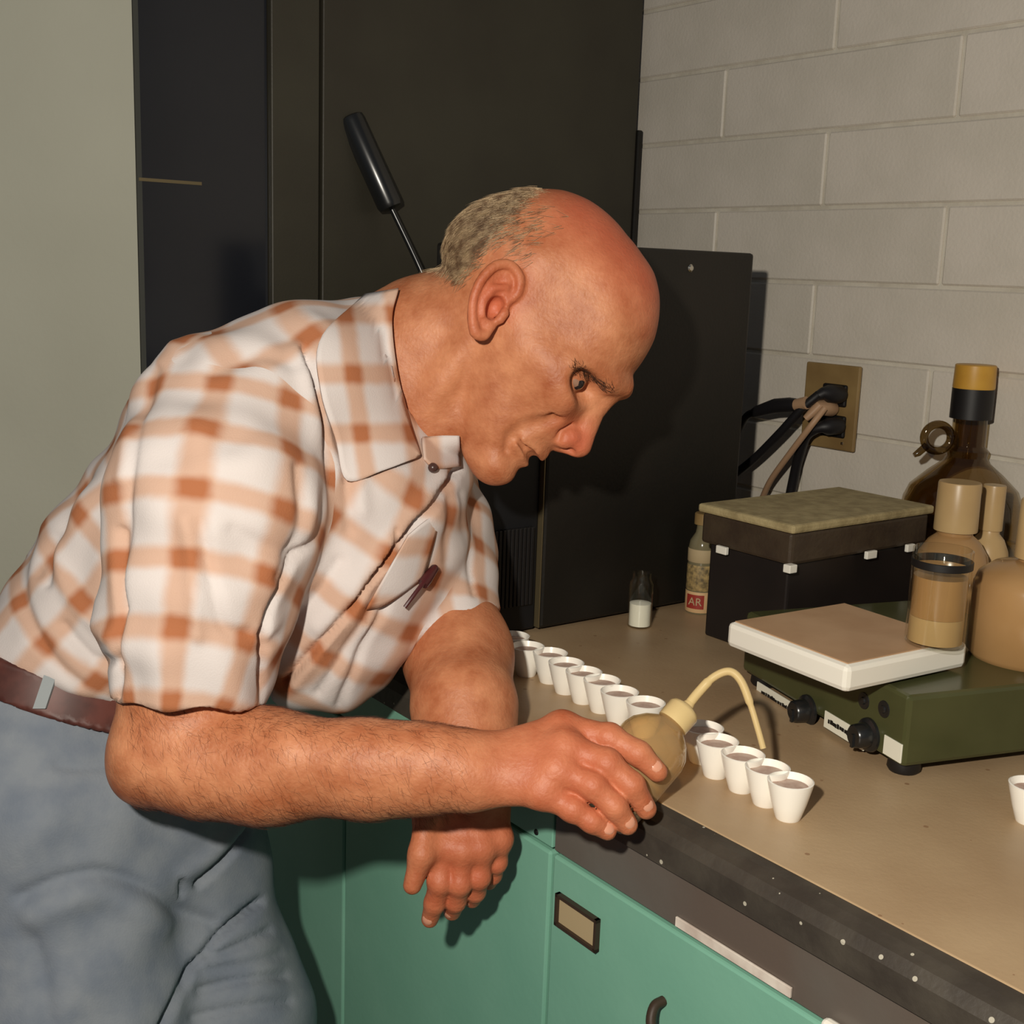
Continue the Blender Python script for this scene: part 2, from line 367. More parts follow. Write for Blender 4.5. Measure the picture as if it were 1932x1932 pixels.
# ------------------------------------------------------------------ black instrument on the bench
nR, zT = upt(1424, 478, ui); nS, _ = upt(1024, 1000, ui)
ins = empty('instrument', bp(ui, 0.3, BZ)); tag(ins, 'tall black metal instrument with side panel and grille on the worktop', 'instrument')
bbox('side_panel', ui, ui+D_I, nS+0.0015, nR, BZ+0.004, zT, M['instr'], ins, 0.004)
nL, zL = upt(912, 760, ui)
bbox('front_panel', ui+0.006, ui+D_I, nL, nS-0.0015, BZ+0.004, zL, M['instr_dark'], ins, 0.003)
nQ, _ = upt(690, 1000, ui+0.15)
bbox('rear_unit', ui+0.15, ui+D_I, max(nQ, 0.01), nL-0.002, BZ+0.004, zL-0.01, M['instr_dark'], ins, 0.003)
bbox('seam_strip', ui-0.0004, ui+0.010, nS-0.0013, nS+0.0002, BZ+0.006, zL-0.01, M['seam'], ins, 0.0)
for k in range(12):
    n0, z1 = upt(918, 1005, ui); n1, z0 = upt(1004, 1140, ui)
    nn = n0+(n1-n0)*(k+0.5)/12
    bbox('grille_slat', ui-0.0005, ui+0.006, nn-0.0022, nn+0.0022, z0, z1, M['black'], ins, 0.0008)
sn, sz = upt(1303, 506, ui)
bm = bmesh.new(); add_lathe(bm, [(0, 0.0022), (0.003, 0.0018), (0.0048, 0.0004), (0.0048, 0)], segs=16); bm.transform(bframe @ Matrix.Translation((ui-0.0002, sn, sz)) @ Matrix.Rotation(math.radians(-90), 4, 'Y'))
s = bm_obj('screw', bm, M['steel']); s.parent = ins; s.matrix_parent_inverse = ins.matrix_basis.inverted()

# ------------------------------------------------------------------ tall cabinets behind
nA, _ = upt(1221, 150, uk); nA = min(nA, DEPTH-0.02); nB, _ = upt(606, 300, uk); nC, _ = upt(513, 300, uk); nD, _ = upt(252, 300, uk+0.04)
tall = empty('tall_cabinet', bp(uk, 0.2, 0)); tag(tall, 'tall charcoal metal cabinet filling the background behind the head', 'cabinet')
bbox('door', uk, uk+0.02, nB+0.002, nA, BZ+0.002 if False else 0.05, 2.45, M['dark_panel'], tall, 0.002)
bbox('stile', uk+0.001, uk+0.02, nC, nB-0.002, 0.05, 2.45, M['dark_panel'], tall, 0.002)
bbox('body', uk+0.02, uk+0.06, nC+0.001, nA-0.003, 0.0, 2.46, M['dark_panel'], tall, 0.002)
_, zk = upt(1222, 248, uk)
bbox('side_box', uk-0.004, uk+0.24, nA+0.0005, nA+0.010, BZ+0.01, zk, M['instr'], tall, 0.002)
gl = empty('glossy_cabinet', bp(uk+0.04, nD, 0)); tag(gl, 'glossy blue-black cabinet panel beside the pale wall on the left', 'cabinet')
bbox('panel', uk+0.012, uk+0.03, nD, nC-0.001, 0.05, 2.45, M['black_gloss'], gl, 0.0)
bbox('body', uk+0.03, uk+0.04, nD+0.002, nC-0.001, 0.0, 2.46, M['instr'], gl, 0.001)
tn0, tz = upt(262, 338, uk+0.012); tn1, _ = upt(380, 338, uk+0.012)
bbox('trim_line', uk+0.011, uk+0.013, tn0, tn1, tz-0.002, tz+0.002, M['seam'], gl, 0.0)
# lever with a black grip in front of the tall cabinet
lv = empty('lever', pd(800, 640, 1.56)); tag(lv, 'black lever with a thick plastic grip standing behind the neck', 'lever')
A = pd(662, 222, 1.66); B_ = pd(738, 392, 1.68); C_ = pd(792, 505, 1.70)
kend = pd(850, 640, 1.72)
k2, kz = upt(850, 640, uk)
base = bframe @ Vector((uk, k2, kz))
def child(o, p): o.parent = p; o.matrix_parent_inverse = p.matrix_basis.inverted(); return o
ax = (B_-A)/np.linalg.norm(B_-A)
g = np.linalg.norm(B_-A); R_ = 0.0180
gpts = [A-ax*0.003, A-ax*0.002, A, A+ax*0.006, A+ax*g*0.5, A+ax*(g-0.006), B_, B_+ax*0.003]
child(tube('grip', gpts, [0.008, 0.013, 0.0168, R_, R_, R_, 0.0160, 0.006], M['blackplastic'], segs=20), lv)
child(tube('rod', spline([B_-ax*0.01, C_, kend, np.array(base)], 8), 0.0042, M['blackplastic'], segs=10), lv)
bm = bmesh.new(); add_lathe(bm, [(0, 0.03), (0.02, 0.028), (0.024, 0.0), (0, 0)], segs=20); bm.transform(Matrix.Translation(base) @ bframe.to_3x3().to_4x4() @ Matrix.Rotation(math.radians(-90), 4, 'Y'))
child(bm_obj('hub', bm, M['black'], smooth=True), lv)

# ------------------------------------------------------------------ wall outlet, plugs, cords
ou, oz = wall_u(1574, 766)
ol = empty('wall_outlet', bframe @ Vector((ou, DEPTH, oz))); tag(ol, 'brown wall outlet plate on the block wall with black receptacles', 'outlet')
o_l, _ = wall_u(1524, 766); o_r, _ = wall_u(1626, 766); _, o_t = wall_u(1574, 686); _, o_b = wall_u(1574, 846)
NW = DEPTH-0.0045
bbox('cover_plate', o_r, o_l, NW-0.006, NW, o_b, o_t, M['plate'], ol, 0.0022)
for (x, y) in ((1585, 745), (1582, 803)):
    a, b = wall_u(x, y)
    bbox('receptacle', a-0.021, a+0.021, NW-0.010, NW-0.004, b-0.0155, b+0.0155, M['ink'], ol, 0.003)
a, b = wall_u(1598, 836)
bbox('screw', a-0.002, a+0.002, NW-0.0075, NW-0.005, b-0.002, b+0.002, M['steel'], ol, 0.0008)
def cordpt(px, py, n):
    k = ray(px, py); t = ((E0 + N*n - CAM) @ N)/(k @ N); return CAM+k*t
def plug(name, lab, a, b, c, r1, r2, m, cordpts, cr_, body_m=None):
    root = empty(name, a); tag(root, lab, 'power cord')
    child(tube('plug', [a, a+(b-a)*0.15, a+(b-a)*0.7, b, c], [r1*0.8, r1, r1, r2, r2*0.6], body_m or m, segs=14), root)
    child(tube('cord', spline(cordpts, 10), cr_, m, segs=10), root)
W0 = NW-0.011
plug('power_cord', 'thick black cord plugged into the outlet\'s upper receptacle', cordpt(1590, 745, W0), cordpt(1552, 742, W0-0.035), cordpt(1532, 752, W0-0.045), 0.0125, 0.008, M['cord_black'],
     [cordpt(1545, 744, W0-0.04), cordpt(1512, 772, W0-0.05), cordpt(1470, 818, W0-0.05), cordpt(1420, 868, W0-0.04), cordpt(1372, 905, W0-0.03)], 0.0062)
plug('power_cord', 'tan flat cord with a brown plug hanging from the outlet centre', cordpt(1572, 772, W0), cordpt(1545, 766, W0-0.035), cordpt(1520, 790, W0-0.045), 0.0115, 0.008, M['cord_tan'],
     [cordpt(1556, 770, W0-0.035), cordpt(1528, 806, W0-0.05), cordpt(1490, 856, W0-0.045), cordpt(1455, 905, W0-0.03), cordpt(1436, 945, W0-0.01)], 0.0045)
plug('power_cord', 'black cord leaving the outlet\'s lower receptacle straight down', cordpt(1588, 803, W0), cordpt(1550, 806, W0-0.03), cordpt(1530, 812, W0-0.035), 0.012, 0.008, M['cord_black'],
     [cordpt(1545, 806, W0-0.03), cordpt(1522, 822, W0-0.03), cordpt(1507, 862, W0-0.02), cordpt(1496, 910, W0-0.01), cordpt(1486, 960, W0-0.005)], 0.0072)
ce = empty('cord_connector', cordpt(1450, 770, W0-0.06)); tag(ce, 'black in-line cord connector against the pale blocks beside the instrument', 'power cord')
child(tube('connector', [cordpt(1502, 764, W0-0.05), cordpt(1490, 764, W0-0.05), cordpt(1462, 766, W0-0.05), cordpt(1428, 776, W0-0.05), cordpt(1420, 780, W0-0.05)], [0.009, 0.0105, 0.0105, 0.008, 0.006], M['cord_black'], segs=14), ce)
child(tube('collar', [cordpt(1500, 764, W0-0.05), cordpt(1522, 760, W0-0.05)], [0.008, 0.009], M['cord_tan'], segs=14), ce)
child(tube('cord', spline([cordpt(1428, 776, W0-0.05), cordpt(1408, 786, W0-0.045), cordpt(1392, 815, W0-0.03), cordpt(1372, 850, W0-0.02)], 8), 0.0055, M['cord_black'], segs=10), ce)

# ------------------------------------------------------------------ dark box with a tan board on top
top_z = BZ+0.158
fr = pz(1497, 990, top_z); 
bu, bn = (fr-E0) @ U, (fr-E0) @ N
LU, LN = 0.135, 0.245
if bn+LN > DEPTH-0.02: LN = DEPTH-0.02-bn
bx_ = empty('lidded_box', bp(bu+LU/2, bn+LN/2, BZ)); tag(bx_, 'black lidded box with a tan board top behind the balance', 'box')
bbox('body', bu+0.008, bu+LU-0.008, bn+0.008, bn+LN-0.008, BZ, top_z-0.046, M['boxbody'], bx_, 0.003)
bbox('lid', bu, bu+LU, bn, bn+LN, top_z-0.046, top_z-0.010, M['boxlid'], bx_, 0.004)
bbox('top_board', bu-0.004, bu+LU+0.004, bn-0.004, bn+LN+0.004, top_z-0.010, top_z, M['tan_board'], bx_, 0.003)
for (uu, nn, su_, sn_) in ((bu+LU*0.72, bn-0.003, 0.016, 0.005), (bu-0.002, bn-0.002, 0.010, 0.012), (bu-0.003, bn+LN*0.55, 0.005, 0.018), (bu-0.003, bn+LN*0.85, 0.005, 0.014)):
    bbox('clip', uu-su_/2, uu+su_/2, nn-sn_/2, nn+sn_/2, top_z-0.052, top_z-0.043, M['white'], bx_, 0.001)

# labelled bottle between the instrument and the box
p = pz(1318, 1153, BZ)
bt = empty('reagent_bottle', p, math.radians(-12)); tag(bt, 'small tan-labelled bottle with a red AR label beside the black box', 'bottle')
lathe('glass', [(0, 0), (0.0165, 0), (0.0175, 0.0012), (0.0175, 0.084), (0.016, 0.092), (0.010, 0.102), (0.009, 0.108), (0.009, 0.113), (0, 0.113)], mat('bottle_glass', srgb(120, 112, 86), 0.12), bt, segs=32)
lathe('label', [(0.0177, 0.030), (0.0179, 0.0305), (0.0179, 0.062), (0.0177, 0.0625)], mat('mottled_label', srgb(176, 150, 98), 0.6, col2=srgb(96, 84, 60), scale=160), bt, segs=32)
lathe('label_band', [(0.0177, 0.066), (0.0180, 0.0665), (0.0180, 0.082), (0.0177, 0.0825)], M['card'], bt, segs=32)
lathe('red_label', [(0.0177, 0.002), (0.0180, 0.0025), (0.0180, 0.028), (0.0177, 0.0285)], mat('red_label_paper', srgb(206, 170, 124), 0.6), bt, segs=32)
def curved_patch(name, r, a0, a1, z0, z1, m, parent, n=10):
    bm = bmesh.new(); vs_ = []
    for k in range(n+1):
        a = a0+(a1-a0)*k/n; vs_.append([bm.verts.new((r*math.cos(a), r*math.sin(a), z)) for z in (z0, z1)])
    for a, b in zip(vs_[:-1], vs_[1:]): bm.faces.new((a[0], b[0], b[1], a[1]))
    return bm_obj(name, bm, m, parent, smooth=True)
curved_patch('red_field', 0.01815, math.radians(215), math.radians(292), 0.007, 0.025, M['red'], bt)
for ch, a in (('A', math.radians(243)), ('R', math.radians(270))):
    text_mesh('letter', ch, 0.014, M['card'], bt, Matrix.Rotation(a+math.radians(90), 4, 'Z') @ Matrix.Translation((0, -0.0186, 0.016)) @ Matrix.Rotation(math.radians(90), 4, 'X'))
lathe('cap', [(0, 0.113), (0.0125, 0.113), (0.0125, 0.126), (0.0115, 0.127), (0, 0.127)], M['plate'], bt, segs=24)

# ------------------------------------------------------------------ balance
cor = pz(1700, 1472, BZ+0.0)
dirL = pz(1398, 1282, BZ) - cor; dirL[2] = 0; LB = np.linalg.norm(dirL); dirL /= LB
brz = math.atan2(dirL[1], dirL[0])              # local x runs along the control panel away from the near corner
bal = empty('laboratory_balance', cor, brz); tag(bal, 'olive green electronic balance with a white square pan and two black knobs', 'balance')
dirR = np.array([dirL[1], -dirL[0], 0])          # towards the right side (local -y)
bh_, f_ = 0.064, 0.011
WB = 0.235
def lbox(name, x0, x1, y0, y1, z0, z1, m, parent, bevel=0.002): return box(name, ((x0+x1)/2, (y0+y1)/2, (z0+z1)/2), (x1-x0, y1-y0, z1-z0), m, parent, bevel)
lbox('housing', 0.0, LB, -WB, 0.0, f_, f_+bh_, M['bal'], bal, 0.004)
for (x, y) in ((0.018, -0.016), (LB-0.02, -0.016), (0.018, -WB+0.02), (LB-0.02, -WB+0.02)):
    lathe('foot', [(0, 0), (0.0125, 0), (0.0145, 0.003), (0.0135, f_+0.001), (0, f_+0.001)], M['black'], bal, (x, y, 0), segs=20)
def facept(px, py):                             # pixel -> local (x, z) on the control panel
    Lm = np.array([math.cos(brz), math.sin(brz), 0]); nrm = np.array([-math.sin(brz), math.cos(brz), 0])
    k = ray(px, py); t = ((cor-CAM) @ nrm)/(k @ nrm); p = CAM+k*t-cor
    return p @ Lm, p[2]
for (x, y) in ((1524, 1340), (1640, 1386)):
    a, z = facept(x, y)
    bm = bmesh.new(); add_lathe(bm, [(0, 0.017), (0.009, 0.017), (0.0105, 0.0155), (0.0115, 0.004), (0.0150, 0.0025), (0.0155, 0), (0, 0)], segs=24); add_box(bm, (0, 0.004, 0.0175), (0.003, 0.012, 0.002))
    bm.transform(Matrix.Translation((a, 0.0, z)) @ Matrix.Rotation(math.radians(-90), 4, 'X')); bm_obj('knob', bm, M['blackplastic'], bal, smooth=True)
for (x0, y0, x1, y1, txt) in ((1428, 1310, 1522, 1346, 'x'), (1556, 1362, 1632, 1394, 'x'), (1668, 1408, 1702, 1418, '')):
    a0, z0 = facept(x0, y0); a1, z1 = facept(x1, y1); zc_ = (z0+z1)/2; hgt = 0.0160 if txt else 0.0170
    l = lbox('label', min(a0, a1), max(a0, a1), -0.0005, 0.0010, zc_-hgt/2, zc_+hgt/2, M['label'], bal, 0.0003)
    if txt:
        mx = (a0+a1)/2
        # unreadable dark print: a short dark line of strokes
        rnd = random.Random(x0); wid = abs(a1-a0)*0.78; bm = bmesh.new(); xx = -wid/2
        while xx < wid/2:
            w_ = rnd.uniform(0.0015, 0.004); hh_ = rnd.uniform(0.0028, 0.0045)
            add_box(bm, (mx-xx-w_/2, 0.0012, zc_+rnd.uniform(-0.0006, 0.0006)), (w_, 0.0006, hh_)); xx += w_+rnd.uniform(0.0005, 0.0012)
        bm_obj('print', bm, M['ink'], bal)
for (x, y) in ((1630, 1322), (1668, 1338)):
    a, z = facept(x, y)
    bm = bmesh.new(); add_lathe(bm, [(0, 0.0025), (0.003, 0.0025), (0.0036, 0.001), (0.0075, 0.0008), (0.0078, 0), (0, 0)], segs=20); bm.transform(Matrix.Translation((a, 0.0, z)) @ Matrix.Rotation(math.radians(-90), 4, 'X')); bm_obj('terminal', bm, M['blackplastic'], bal, smooth=True)
# pan
pzt = BZ+f_+bh_+0.027
pf = pz(1600, 1258, pzt); pl = pz(1372, 1172, pzt); pr = pz(1838, 1224, pzt)
loc = lambda p: (Matrix.Rotation(-brz, 3, 'Z') @ Vector(p-cor))
pfl, pll, prl = loc(pf), loc(pl), loc(pr)
e1 = (pll-pfl); e1.z = 0; la = e1.length; e1.normalize(); e2 = Vector((e1.y, -e1.x, 0)); lb = (prl-pfl).dot(e2)*1.09
pan_c = (pfl[0]+e1.x*la/2+e2.x*lb/2, pfl[1]+e1.y*la/2+e2.y*lb/2)
o = box('pan', (0, 0, 0), (la, lb, 0.024), M['white'], bal, 0.005); o.location = (pan_c[0], pan_c[1], f_+bh_+0.015); o.rotation_euler = (0, 0, math.atan2(e1.y, e1.x))
o = box('pan_top_shade', (0, 0, 0), (la-0.010, lb-0.010, 0.0012), mat('pan_shade_brown', srgb(196, 160, 124), 0.45, col2=srgb(180, 142, 106), scale=14), bal, 0.0005); o.location = (pan_c[0], pan_c[1], f_+bh_+0.0274); o.rotation_euler = (0, 0, math.atan2(e1.y, e1.x))  # brown sheet paints in the pan top's darker tone under grazing flash
lathe('pan_post', [(0, 0), (0.03, 0), (0.03, 0.007), (0, 0.007)], M['black'], bal, (pan_c[0], pan_c[1], f_+bh_), segs=24)

# ------------------------------------------------------------------ jars and bottles at the right
def jar(name, lab, cat, loc_, parts, group=None):
    r = empty(name, loc_); tag(r, lab, cat, group)
    for nm, prof_, m in parts: lathe(nm, prof_, m, r, segs=40)
    return r
pj = pz(1762, 1214, pzt+0.001); rj = 0.0255; hj = 0.086
jar('glass_jar', 'straight glass jar of tan slurry standing on the balance pan', 'jar', pj, [
    ('glass', [(0, 0), (rj-0.002, 0), (rj, 0.002), (rj, hj), (rj-0.0015, hj+0.001), (rj-0.0022, hj), (rj-0.0022, 0.003), (0, 0.003)], M['clear']),
    ('slurry', [(0, 0.0262), (rj-0.0024, 0.0262), (rj-0.0024, 0.062), (0, 0.062)], M['cloudy']),
    ('sediment', [(0, 0.0032), (rj-0.0024, 0.0032), (rj-0.0024, 0.026), (0, 0.026)], M['cream']),
    ('dark_band', [(rj, hj-0.016), (rj+0.0006, hj-0.0155), (rj+0.0006, hj-0.0095), (rj, hj-0.009)], M['ink'])])
def bottle_parts(r, h, rc, hc, body, cap):
    return [('body', [(0, 0), (r-0.004, 0), (r, 0.005), (r, h*0.72), (r*0.93, h*0.82), (r*0.7, h*0.92), (rc*0.82, h*0.97), (rc*0.8, h+0.004), (0, h+0.004)], body),
            ('cap', [(0, h), (rc, h), (rc*1.01, h+0.002), (rc*0.985, h+hc-0.002), (rc*0.95, h+hc), (0, h+hc)], cap)]
def by_depth(px, d):                            # bench point under a pixel column at depth d
    p = pd(px, 966, d); return np.array([p[0], p[1], BZ])
def hz(px, py, P):                              # height of pixel row py at ground point P
    k = ray(px, py); t = np.linalg.norm(P[:2])/np.linalg.norm(k[:2]); return CZ+k[2]*t
Pa = by_depth(1806, 1.365); za = hz(1800, 1000, Pa)-BZ; ha = hz(1800, 908, Pa)-BZ
jar('plastic_bottle', 'cream plastic bottle with a wide cap between jar and amber jug', 'bottle', Pa, bottle_parts(0.040, za, 0.0235, ha-za, M['cloudy'], M['cream']))
HT = BZ+f_+bh_
Pc = pz(1936, 1240, HT); zcc = hz(1932, 1050, Pc)-HT; hc_ = hz(1932, 940, Pc)-HT
jar('plastic_bottle', 'large tan plastic bottle with a cream cap at the right edge', 'bottle', Pc, bottle_parts(0.054, zcc, 0.0205, hc_-zcc, M['cloudy'], M['cream']))
Pd = by_depth(1872, 1.415); zdd = hz(1876, 1000, Pd)-BZ; hd_ = hz(1876, 915, Pd)-BZ
jar('plastic_bottle', 'slim cream bottle behind, between the two wide-capped plastic bottles', 'bottle', Pd, bottle_parts(0.024, zdd, 0.013, hd_-zdd, M['cream'], M['cream']))

# amber jug
Pg = by_depth(1812, 1.525)
zt = hz(1845, 688, Pg)-BZ; s = zt/0.335
jug = empty('amber_jug', Pg, math.radians(0)); tag(jug, 'brown glass jug with finger ring, black neck band and yellow cap', 'jug')
RJ = 0.073
sh = hz(1812, 925, Pg)-BZ
nk = hz(1830, 862, Pg)-BZ; ct_ = hz(1840, 790, Pg)-BZ; yb = hz(1840, 733, Pg)-BZ
rn = 0.0205
outer = [(0, 0), (RJ-0.006, 0), (RJ, 0.006), (RJ, sh-0.03), (RJ*0.97, sh-0.012), (RJ*0.88, sh+0.004), (RJ*0.62, sh+(nk-sh)*0.52), (rn*1.35, nk-0.006), (rn*1.18, nk), (rn*1.25, nk+0.008), (rn, nk+0.014), (rn, ct_+0.01)]
inner = [(max(r_-0.003, 0), z+ (0.003 if z < 0.01 else 0)) for r_, z in outer[1:]][::-1]
lathe('glass', outer + [(rn-0.003, ct_+0.01)] + inner[1:] + [(0, 0.003)], M['amber'], jug, segs=48)
lathe('neck_band', [(rn, ct_), (rn*1.22, ct_), (rn*1.22, yb), (rn, yb)], M['black'], jug, segs=36)
lathe('cap', [(0, yb), (rn*1.2, yb), (rn*1.22, yb+0.002), (rn*1.18, zt-0.001), (rn*1.12, zt), (0, zt)], M['yellow'], jug, segs=36)
bm = bmesh.new(); cen = Vector((-rn-0.019, -0.004, (nk+ct_)/2-0.001)); ring = []
for k in range(33):
    a = 2*math.pi*k/32; ring.append(cen+Vector((0.0165*math.cos(a), 0, 0.0165*math.sin(a))))
add_tube(bm, ring, 0.0052, 10, caps=False); bmesh.ops.remove_doubles(bm, verts=bm.verts[:], dist=0.0004)
add_tube(bm, [cen+Vector((-0.012, 0, -0.010)), cen+Vector((-0.022, 0, -0.020)), cen+Vector((-0.027, 0, -0.023))], [0.005, 0.0045, 0.003], 10)
bm_obj('finger_ring', bm, M['amber_dark'], jug, smooth=True)

# ==================================================================== the man
# ------------------------------------------------------------------ implicit-surface modelling kit
f32 = np.float32
def nrm(v): v = np.asarray(v, float); return v/np.linalg.norm(v)
def smin(a, b, k):
    h = np.clip(0.5+0.5*(b-a)/k, 0, 1); return b*(1-h)+a*h-k*h*(1-h)
def smax(a, b, k): return -smin(-a, -b, k)
def cone(P, a, b, ra, rb):
    a = np.asarray(a, f32); b = np.asarray(b, f32); ba = b-a
    q = P-a; t = np.clip((q @ ba)/max(float(ba @ ba), 1e-12), 0, 1)
    return np.sqrt(((q-t[:, None]*ba)**2).sum(1))-(ra+(rb-ra)*t)
def chain(P, pts, rad, k=0.0):
    d = None
    for i in range(len(pts)-1):
        c = cone(P, pts[i], pts[i+1], rad[i], rad[i+1])
        d = c if d is None else (smin(d, c, k) if k else np.minimum(d, c))
    return d
def ell(P, c, A, r):
    q = (P-np.asarray(c, f32)) @ np.asarray(A, f32).T/np.asarray(r, f32)
    k0 = np.sqrt((q*q).sum(1))+1e-9; k1 = np.sqrt(((q/np.asarray(r, f32))**2).sum(1))+1e-9
    return k0*(k0-1)/k1
def squash(P, ax, s):                            # stretch space along ax so that a round shape becomes s times as wide there
    ax = np.asarray(ax, f32); return P+np.outer(P @ ax, ax)*f32(1.0/s-1.0)
def culled(P, lo, hi, fn, m=0.05):
    lo = np.asarray(lo)-m; hi = np.asarray(hi)+m
    ins = ((P > lo) & (P < hi)).all(1)
    d = np.maximum(np.maximum(lo-P, P-hi), 0); out = (np.sqrt((d*d).sum(1))+m).astype(f32)
    if ins.any(): out[ins] = fn(P[ins])
    return out
def mesh_sdf(fn, lo, hi, h, B=8, it=2):
    lo = np.asarray(lo, float); nb = np.ceil((np.asarray(hi)-lo)/(h*B)).astype(int)
    g = np.stack(np.meshgrid(*[np.arange(n) for n in nb], indexing='ij'), -1).reshape(-1, 3)
    cen = (lo+(g+0.5)*h*B).astype(f32)
    v = np.concatenate([fn(c) for c in np.array_split(cen, max(1, len(cen)//60000+1))])
    g = g[np.abs(v) < h*B*0.87*1.25+h]
    off = np.stack(np.meshgrid(*[np.arange(B+1)]*3, indexing='ij'), -1).reshape(-1, 3)
    NY, NZ = int(nb[1]*B+2), int(nb[2]*B+2)
    key = lambda a: ((a[:, 0]+1)*NY+(a[:, 1]+1))*NZ+(a[:, 2]+1)
    VK, VP, Q = [], [], []
    corners = np.array([[i, j, k] for i in (0, 1) for j in (0, 1) for k in (0, 1)])
    edges = [(a, b) for a in range(8) for b in range(a+1, 8) if abs(corners[a]-corners[b]).sum() == 1]
    for gb in np.array_split(g, max(1, len(g)//150)):
        if not len(gb): continue
        idx = gb[:, None, :]*B+off[None]
        V = fn((lo+idx.reshape(-1, 3)*h).astype(f32)).reshape(len(gb), B+1, B+1, B+1)
        cs = [V[:, c[0]:c[0]+B, c[1]:c[1]+B, c[2]:c[2]+B] for c in corners]
        s = sum((c < 0).astype(np.int8) for c in cs); mk = (s > 0) & (s < 8)
        w = np.argwhere(mk); gi = gb[w[:, 0]]*B+w[:, 1:]
        cv = np.stack([c[mk] for c in cs], 1); acc = np.zeros((len(w), 3)); cnt = np.zeros(len(w))
        for a, b in edges:
            x = (cv[:, a] < 0) != (cv[:, b] < 0); t = np.where(x, cv[:, a]/np.where(x, cv[:, a]-cv[:, b], 1), 0)
            acc += np.where(x[:, None], corners[a]+(corners[b]-corners[a])*t[:, None], 0); cnt += x
        VK.append(key(gi)); VP.append(lo+(gi+acc/cnt[:, None])*h)
        for ax in range(3):
            sl0 = [slice(0, B)]*3; sl1 = [slice(0, B)]*3; sl1[ax] = slice(1, B+1)
            A = V[(slice(None), *sl0)] < 0; Bv = V[(slice(None), *sl1)] < 0
            x = np.argwhere(A != Bv)
            if not len(x): continue
            ci = gb[x[:, 0]]*B+x[:, 1:]; o1 = np.eye(3, dtype=int)[(ax+1) % 3]; o2 = np.eye(3, dtype=int)[(ax+2) % 3]
            q = np.stack([key(ci), key(ci-o1), key(ci-o1-o2), key(ci-o2)], 1)
            fl_ = A[tuple(x.T)]; q[~fl_] = q[~fl_][:, ::-1]; Q.append(q)
    VK = np.concatenate(VK); VP = np.concatenate(VP); Q = np.concatenate(Q)
    o = np.argsort(VK); VK = VK[o]; VP = VP[o]
    fi = np.searchsorted(VK, Q); fi = np.minimum(fi, len(VK)-1); ok = (VK[fi] == Q).all(1); fi = fi[ok]
    P = VP.astype(f32)
    for _ in range(it):
        G = sdf_grad(fn, P); d = fn(P); P = P-(np.clip(d, -h, h)[:, None]*G).astype(f32)
    return P.astype(float), fi, sdf_grad(fn, P.astype(f32))
def sdf_grad(fn, P, e=0.0012):
    G = np.stack([fn(P+np.eye(3, dtype=f32)[i]*f32(e))-fn(P-np.eye(3, dtype=f32)[i]*f32(e)) for i in range(3)], 1)
    return G/(np.linalg.norm(G, axis=1, keepdims=True)+1e-9)
def mesh_obj(name, V, Fq, m, parent=None):
    me = bpy.data.meshes.new(name); me.vertices.add(len(V)); me.vertices.foreach_set('co', np.asarray(V, f32).ravel())
    me.loops.add(len(Fq)*4); me.polygons.add(len(Fq))
    me.loops.foreach_set('vertex_index', Fq.astype(np.int32).ravel())
    me.polygons.foreach_set('loop_start', np.arange(0, len(Fq)*4, 4, dtype=np.int32))
    me.polygons.foreach_set('loop_total', np.full(len(Fq), 4, dtype=np.int32))
    me.polygons.foreach_set('use_smooth', np.ones(len(Fq), dtype=bool))
    me.update(calc_edges=True); me.validate()
    o = link(name, me, m, parent)
    return o
def vattr(o, name, data):
    a = o.data.attributes.new(name, 'FLOAT_VECTOR', 'POINT'); a.data.foreach_set('vector', np.asarray(data, f32).ravel())
def polydist(X, Y, pts):
    d = np.full(len(X), 1e9)
    for (x0, y0), (x1, y1) in zip(pts[:-1], pts[1:]):
        dx, dy = x1-x0, y1-y0; t = np.clip(((X-x0)*dx+(Y-y0)*dy)/(dx*dx+dy*dy+1e-9), 0, 1)
        d = np.minimum(d, np.hypot(X-x0-t*dx, Y-y0-t*dy))
    return d
def folds(V, Nn, lines):
    """press creases (positive depth) or raise ridges (negative) into cloth along lines lying on the near side"""
    X, Y, D = proj_many(V); face = np.clip(-(Nn @ fw)*2.5, 0, 1); V = V.copy()
    for pts, w, dep in lines:
        pts = [tuple(p) for p in spline([np.array(p) for p in pts], 6)] if len(pts) > 2 else pts
        d = polydist(X, Y, pts); V -= Nn*(dep*np.exp(-(d/w)**2)*face)[:, None]
    return V
def proj_many(V):
    q = V-CAM; d = q @ fw; return 966+F*(q @ cr)/d, 966-F*(q @ cu)/d, d
def march(fn, px, py, d0=0.6, d1=2.0):
    """depth at which a line of sight first meets a surface"""
    px = np.atleast_1d(px).astype(float); py = np.atleast_1d(py).astype(float)
    R = fw+((px-966)/F)[:, None]*cr-((py-966)/F)[:, None]*cu; L = np.linalg.norm(R, axis=1); d = np.full(len(px), d0)
    for _ in range(90):
        s = fn((CAM+R*d[:, None]).astype(f32)); d = np.minimum(d+np.maximum(s, -0.004)*0.7/L, d1)
    return CAM+R*d[:, None], d < d1-0.01

